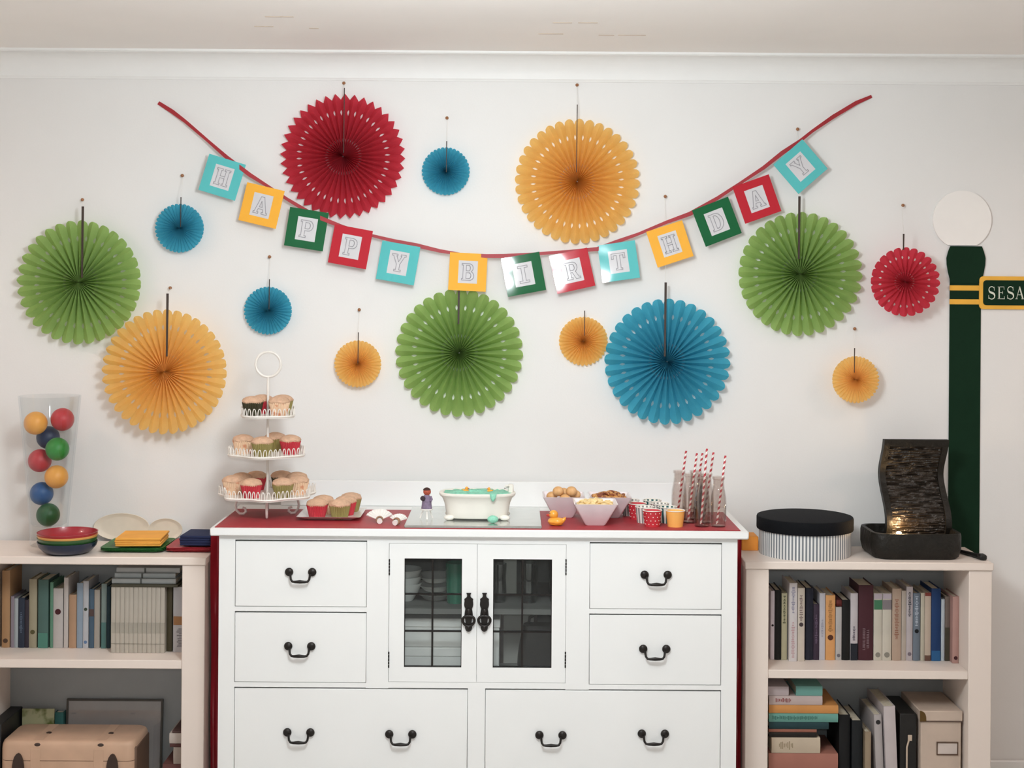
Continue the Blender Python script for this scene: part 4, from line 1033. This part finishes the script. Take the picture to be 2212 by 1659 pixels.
# volumes lying on top
z = zt_+.0006
for k, (a, b_, h, c, lab) in enumerate(((835, 1330, .010, '#4a4636', 'thin dark olive book lying directly on the cream volumes'), (838, 1316, .0165, '#a6aaa8', 'grey-white volume lying lowest on the cream volumes'), (858, 1312, .0165, '#a6b0b2', 'grey-white volume lying in the middle above the cream volumes'), (872, 1345, .0165, '#b0b2b0', 'grey-white volume lying topmost above the cream volumes'))):
    y = 4.77+.008*k; lying(P(a/3.4625, 1250, y)[0], min(P(b_/3.4625, 1250, y)[0], LI[1]-.002), z, z+h, y, .16, c, lab, [('band', .44, .47, '#5c605c')] if k else (), group=None); z += h+.0003
# --- left bookcase, lower shelf
m_case2 = M('trunk_cream', '#cfab90', rough=.55, noise=.08, scale=12); m_strap = M('trunk_leather', '#3b2a22', rough=.5); m_brn = M('trunk_brown', '#6d5444', rough=.6)
TX0, TX1 = -1.688, -1.240
tk = thing('suitcase', 'old cream suitcase with dark latches on the lower left shelf', 'suitcase', ((TX0+TX1)/2, 4.815, BSH))
hw = (TX1-TX0)/2
def hull(z0, z1, y0, y1, r=.035, x=hw): return [[(px, py, z) for px, py in rrect(-x, x, y0, y1, r, 5)] for z in (z0, z1)]
part('case_base', loft([[(px, py, z) for px, py in rrect(-hw*f, hw*f, -.1*f, .1*f, .03, 5)] for f, z in ((.985, 0.0), (1, .008), (1, .105))]), m_case2, tk)
part('case_lid', loft([[(px, py, z) for px, py in rrect(-hw*f, hw*f, -.1*g_, .1*g_, .03, 5)] for f, g_, z in ((1, 1, .107), (1, 1, .140), (.995, .985, .155), (.98, .95, .165), (.95, .88, .170))]), m_case2, tk)
for sx, lx in ((-.106, -.161), (.104, .151)):
    part('strap', join(box(sx-.016, sx+.016, -.1015, -.0985, .0, .145, .0008), box(sx-.012, sx+.020, -.085, .085, .1695, .1712, .0006)), m_case2, tk)
    part('latch', prism([(lx+.0195*math.cos(a*PI/10)**1, .075+.057*math.sin(a*PI/10)) for a in range(11)]+[(lx-.0195, .05), (lx+.0195, .05)], -.108, -.0995), m_strap, tk)
    part('stud', ball((sx+.006, -.0955, .158), (.0115, .005, .006), 12, 8), m_strap, tk)
    part('stud', ball((sx+.016, -.01, .1712), (.0095, .009, .0035), 12, 6), m_strap, tk)
part('corner_guard', box(hw-.010, hw+.002, -.085, .085, .004, .150, .005), m_brn, tk)
fx0, fx1 = P(142, 1560, 4.935)[0], P(350, 1560, 4.935)[0]
t = thing('glazed_picture', 'glass-fronted picture in a thin dark frame leaning behind the suitcase', 'picture frame', ((fx0+fx1)/2, 4.935, BSH)); fw = (fx1-fx0)/2; fh = .245
t.rotation_euler = (-.06, 0, 0)
fm = M('thin_dark_frame', '#4a4742', rough=.4)
part('frame', join(box(-fw, -fw+.006, -.006, .006, 0, fh), box(fw-.006, fw, -.006, .006, 0, fh), box(-fw+.006, fw-.006, -.006, .006, fh-.006, fh), box(-fw+.006, fw-.006, -.006, .006, 0, .006)), fm, t, smooth=False)
part('mount', box(-fw+.006, fw-.006, 0, .004, .006, fh-.006), M('pale_mount', '#a8a4a2', rough=.6), t, smooth=False)
part('glazing', box(-fw+.006, fw-.006, -.004, -.002, .006, fh-.006), glass('picture_glass', (.95, .95, .95), .06, .6, 3), t, smooth=False)
x0, x1 = P(47, 1550, 4.925)[0], P(117, 1550, 4.925)[0]
solo('postcard', join(box(-(x1-x0)/2, (x1-x0)/2, -.002, .002, 0, .215, .0005)), M('green_postcard', '#b5b48e', rough=.5, col2='#5f6a34', scale=16, c2=(.5, .62)), 'cream picture card with a green plant behind the suitcase', 'card', ((x0+x1)/2, 4.93, BSH))
book(x1+.003, fx0-.004, BSH, BSH+.205, 4.922, .03, '#2f6a66', 'narrow teal book between the postcard and the glazed picture')
solo('black_folder', box(-.0215, .0215, -.02, .19, 0, .215, .002), M('black_card', '#17181a', rough=.5), 'black box folder against the left side of the lower left shelf', 'folder', (-1.7165, 4.745+.012, .243))
bpy.data.objects['black_folder'].location.z = BSH; bpy.data.objects['black_folder'].location.y = 4.957-.19
for x in [0]:
    pass
zz = BSH
for k, (z1, c, a, lab) in enumerate(((.155, '#6b3f3a', 352, 'maroon book at the bottom of the small stack by the right stile'), (.2115, '#a5968a', 375, 'beige book in the small stack by the right stile'), (.2235, '#5b3330', 367, 'thin maroon book in the small stack by the right stile'), (.2585, '#bdb0a6', 366, 'white book in the small stack by the right stile'), (.2660, '#5b3f3c', 372, 'thin brown book on top of the small stack by the right stile'))):
    y = 4.755; x0 = P(a, 1600, y)[0]; lying(max(x0, -1.232), LI[1]-.001, zz+.0003, z1, y, .17, c, lab); zz = z1
# --- right bookcase, upper shelf
RI = (RX0+.0755, RX1-.0755)
row([
 (296, 326, 268, '#d8cbd2', 'pale pink book at the left end of the right bookcase shelf', [('dot', .45, .55, '#2a1a1c')], 0),
 (328, 377, 262, '#151513', 'black book beside the pale pink one', [], 0),
 (378, 421, 285, '#bdb48e', 'yellowish green book with dark lettering', [('text', .55, .95, '#5d5c40')], 0),
 (437, 497, 208, '#d3cbca', 'tall white book with faint red lettering', [('text', .05, .5, '#c39a9c'), ('text', .62, .95, '#8c88a0')], -.02),
 (500, 554, 245, '#cdbfae', 'cream book with a dark spot and grey lettering', [('dot', .46, .54, '#4a3c3c'), ('text', .55, .9, '#86706a')], -.015),
 (560, 618, 245, '#1c1e2e', 'dark navy book on the right bookcase shelf', [], 0),
 (619, 663, 368, '#3b2c3e', 'short dark purple book', [('text', .3, .8, '#6b5670')], 0),
 (665, 709, 285, '#bdb9c0', 'lavender-white book left of the orange one', [('text', .35, .6, '#9a98a8')], 0),
 (712, 784, 300, '#e39d58', 'orange book with a brown spot and brown lettering', [('dot', .31, .39, '#5a2c18'), ('text', .44, .92, '#a9733a')], 0),
 (787, 833, 390, '#b7b2ae', 'short grey-white book right of the orange one', [('dot', .06, .12, '#6d6a70')], 0),
 (836, 896, 336, '#121211', 'black book left of the maroon volume', [], 0),
 (899, 955, 285, '#c3babd', 'white book with a navy foot, left of the maroon volume', [('band', 0, .25, '#20242f'), ('text', .3, .5, '#5b5260')], 0),
 (960, 1072, 225, '#4b2029', 'thick maroon volume with pale vertical lettering', [], 0),
 (1075, 1139, 285, '#cbc2b0', 'ivory volume with a green label', [('band', .76, .90, '#3d7d55'), ('band', .92, .995, '#b3a5ae'), ('dot', .055, .115, '#8a8578')], 0),
 (1141, 1210, 285, '#cbc2b0', 'ivory volume with a grey label', [('band', .76, .90, '#847a7d'), ('band', .92, .995, '#b9abb5'), ('dot', .055, .115, '#8a8578')], 0),
 (1215, 1284, 250, '#b89c86', 'beige book with rosy lettering right of the ivory volumes', [('text', .3, .85, '#a06a54')], 0),
 (1286, 1321, 266, '#b5a798', 'narrow beige book left of the tall grey one', [], 0),
 (1322, 1371, 235, '#b9aeb0', 'tall pale grey book with bold dark lettering', [('text', .60, .92, '#3e3d44'), ('dot', .06, .12, '#7a6c76')], 0),
 (1373, 1426, 285, '#6c7886', 'blue-grey book with a dark spot', [('dot', .40, .48, '#14181c'), ('text', .52, .95, '#b6bfcc')], 0),
 (1430, 1460, 283, '#bfb6a0', 'narrow cream book left of the red-topped one', [], 0),
 (1461, 1508, 280, '#c3ae99', 'cream book with a red top edge', [('band', .95, 1.0, '#8a3a30'), ('band', 0, .08, '#6d4a3c')], 0),
 (1511, 1582, 250, '#173a70', 'blue book on the right bookcase shelf', [('band', 0, .14, '#23609a')], 0),
 (1585, 1612, 330, '#b5c0c8', 'short pale blue book right of the blue one', [], 0),
 (1614, 1650, 310, '#76665c', 'grey-brown book with an olive lower half', [('band', 0, .52, '#4a4434')], 0),
 (1652, 1724, 310, '#b98a80', 'rosy book with a dark spot at the right end', [('dot', .05, .11, '#4a2024')], -.03),
], RSH+.0005, 4.812, 1580, 1200, 3.5, .135, 'right', RI)
# lettering of the maroon volume: two pale columns of capital-like strokes, as worn as in the photo
for o in bpy.data.objects:
    if o.get('label') == 'thick maroon volume with pale vertical lettering':
        cv_ = [c for c in o.children if c.name.startswith('book_cover')][0]
        random.seed(2)
        for xo, z0_, z1_ in ((-.0065, .036, .105), (.0065, .042, .105)):
            gs = []; z = z0_
            while z < z1_:
                s = random.uniform(.0055, .0075); k = random.choice((0, 1, 2))
                w_ = .0042
                gs.append(box(xo-w_, xo+w_, -.0036, 0, z, z+.0012))
                if k: gs.append(box(xo-w_, xo+w_, -.0036, 0, z+s-.0030, z+s-.0018))
                if k != 1: gs.append(box(xo+w_-.0012, xo+w_, -.0036, 0, z, z+s-.0018))
                z += s+.0006
            part('spine_lettering', join(*gs), cover('#9c7f86'), cv_, smooth=False)
# small red book lying across the short one
xr0, xr1 = P(1580+787/3.5, 1300, 4.83)[0], P(1580+833/3.5, 1300, 4.83)[0]
zb = [o for o in bpy.data.objects if o.get('label') == 'short grey-white book right of the orange one'][0]
zt2 = P(1580+810/3.5, 1200+390/3.5, 4.812)[2]
lying(xr0+.0005, xr1-.0005, zt2+.0004, zt2+.022, 4.822, .12, '#6d2420', 'small red-brown book lying on the short grey-white one')
# --- right bookcase, lower shelf: stack of books lying flat
yf = 4.745
def zpy(v, y=yf): return P(1720, v, y)[2]
def xpx(v, y=yf): return P(v, 1550, y)[0]
stk = [(BSH, .150, 1661, 1815, '#5a3a34', 'dark brown book at the bottom of the lying stack', []),
       (None, zpy(1627), 1661, 1812, '#b3705e', 'reddish book under the thick cream one', []),
       (None, zpy(1593), 1667, 1772, '#cbb79c', 'thick cream book low in the lying stack', [('text', .15, .45, '#a49070')]),
       (None, zpy(1582), 1661, 1764, '#241d18', 'thin black book on the thick cream one', []),
       (None, zpy(1575), 1661, 1764, '#a3604a', 'thin rust book in the lying stack', []),
       (None, zpy(1560), 1661, 1790, '#1d3f44', 'dark teal book in the lying stack', []),
       (None, zpy(1541), 1661, 1810, '#63a394', 'pale teal book in the lying stack', [('text', .05, .7, '#3f7a6e')]),
       (None, zpy(1523), 1661, 1814, '#e09245', 'thick orange book in the lying stack', []),
       (None, zpy(1503), 1661, 1776, '#c9b2ac', 'white book with red lettering on the thick orange one', [('text', .12, .4, '#9b4a48')])]
z = BSH
for a, z1, p0, p1, c, lab, mk in stk:
    lying(max(xpx(p0), RI[0]+.001), min(xpx(p1), 1.098), z+.0004, z1, yf, .20, c, lab, mk); z = z1
lying(RI[0]+.001, xpx(1703), z+.0004, zpy(1483), yf, .17, '#c4b3b4', 'small white book on top of the lying stack')
lying(xpx(1719), xpx(1776), z+.0004, zpy(1482), yf, .17, '#6fb0a4', 'small turquoise book on top of the lying stack')
# upright binders, folders and boxes
book(1.106, 1.143, BSH, .332, 4.765, .185, '#141517', 'black binder beside the lying stack')
book(1.147, 1.182, BSH, .316, 4.755, .19, '#1b1f22', 'dark grey binder beside the tan book')
book(1.186, 1.206, BSH, .285, 4.735, .16, '#a08a6e', 'small tan book left of the white folders')
t = book(1.2265, 1.2525, BSH, .343, 4.735, .20, '#b3aaa8', 'narrow grey-white folder with a round hole', [('dot', .88, .94, '#2b2a2a')], tilt=-.045)
t = book(1.2575, 1.296, BSH, .374, 4.725, .22, '#c9bcbb', 'tall pale folder left of the storage box', [], tilt=-.045)
t = thing('box_file', 'black box file with a pale clip beside the storage box', 'box file', (1.329, 4.74, BSH))
part('file_case', box(-.026, .030, 0, .21, 0, .275, .002), M('black_file', '#151412', rough=.5), t)
part('file_clip', join(box(.0, .014, -.004, 0, .185, .205, .001), tube([(.003, -.003, .187), (-.004, -.006, .165), (-.004, -.006, .09)], .003, 6)), M('clip_cream', '#cdb9a4', rough=.4), t)
t = thing('archive_box', 'beige lidded storage box with a label holder on the lower right shelf', 'box', (1.4345, 4.83, BSH))
m_arch = M('beige_card', '#cdb9a8', rough=.6); m_brass = M('brass', '#6d5530', rough=.35, metal=.7)
part('box_body', box(-.067, .067, -.108, .115, 0, .262, .002), m_arch, t)
part('lid', box(-.0705, .0705, -.112, .119, .257, .291, .002), m_arch, t)
part('corner_guard', prism([(-.0712, .2565)]+[(-.0712+.021*math.sin(k*PI/12), .2565+.0348*(1 if k == 0 else math.cos(k*PI/12)**.6)) for k in range(6)]+[(-.05, .2565)], -.1128, -.111), m_brass, t)
part('lid_shadow_strip', box(-.0712, .0712, -.1125, -.111, .2545, .2575), M('box_shadow_tape', '#5d4a40', rough=.6), t)  # dark strip painting the shade below the lid's lower edge
lx0, lx1, lz0, lz1 = -.0115+.0, .0535, .148-.0, .184
part('label_card', box(lx0, lx1, -.1095, -.1082, lz0, lz1), M('label_card', '#d9cbc2', rough=.6), t, smooth=False)
part('label_holder', join(box(lx0-.003, lx1+.003, -.1112, -.108, lz1, lz1+.004), box(lx0-.003, lx1+.003, -.1112, -.108, lz0-.004, lz0), box(lx0-.003, lx0, -.1112, -.108, lz0, lz1), box(lx1, lx1+.003, -.1112, -.108, lz0, lz1)), M('holder_metal', '#6a5548', rough=.35, metal=.6), t, smooth=False)
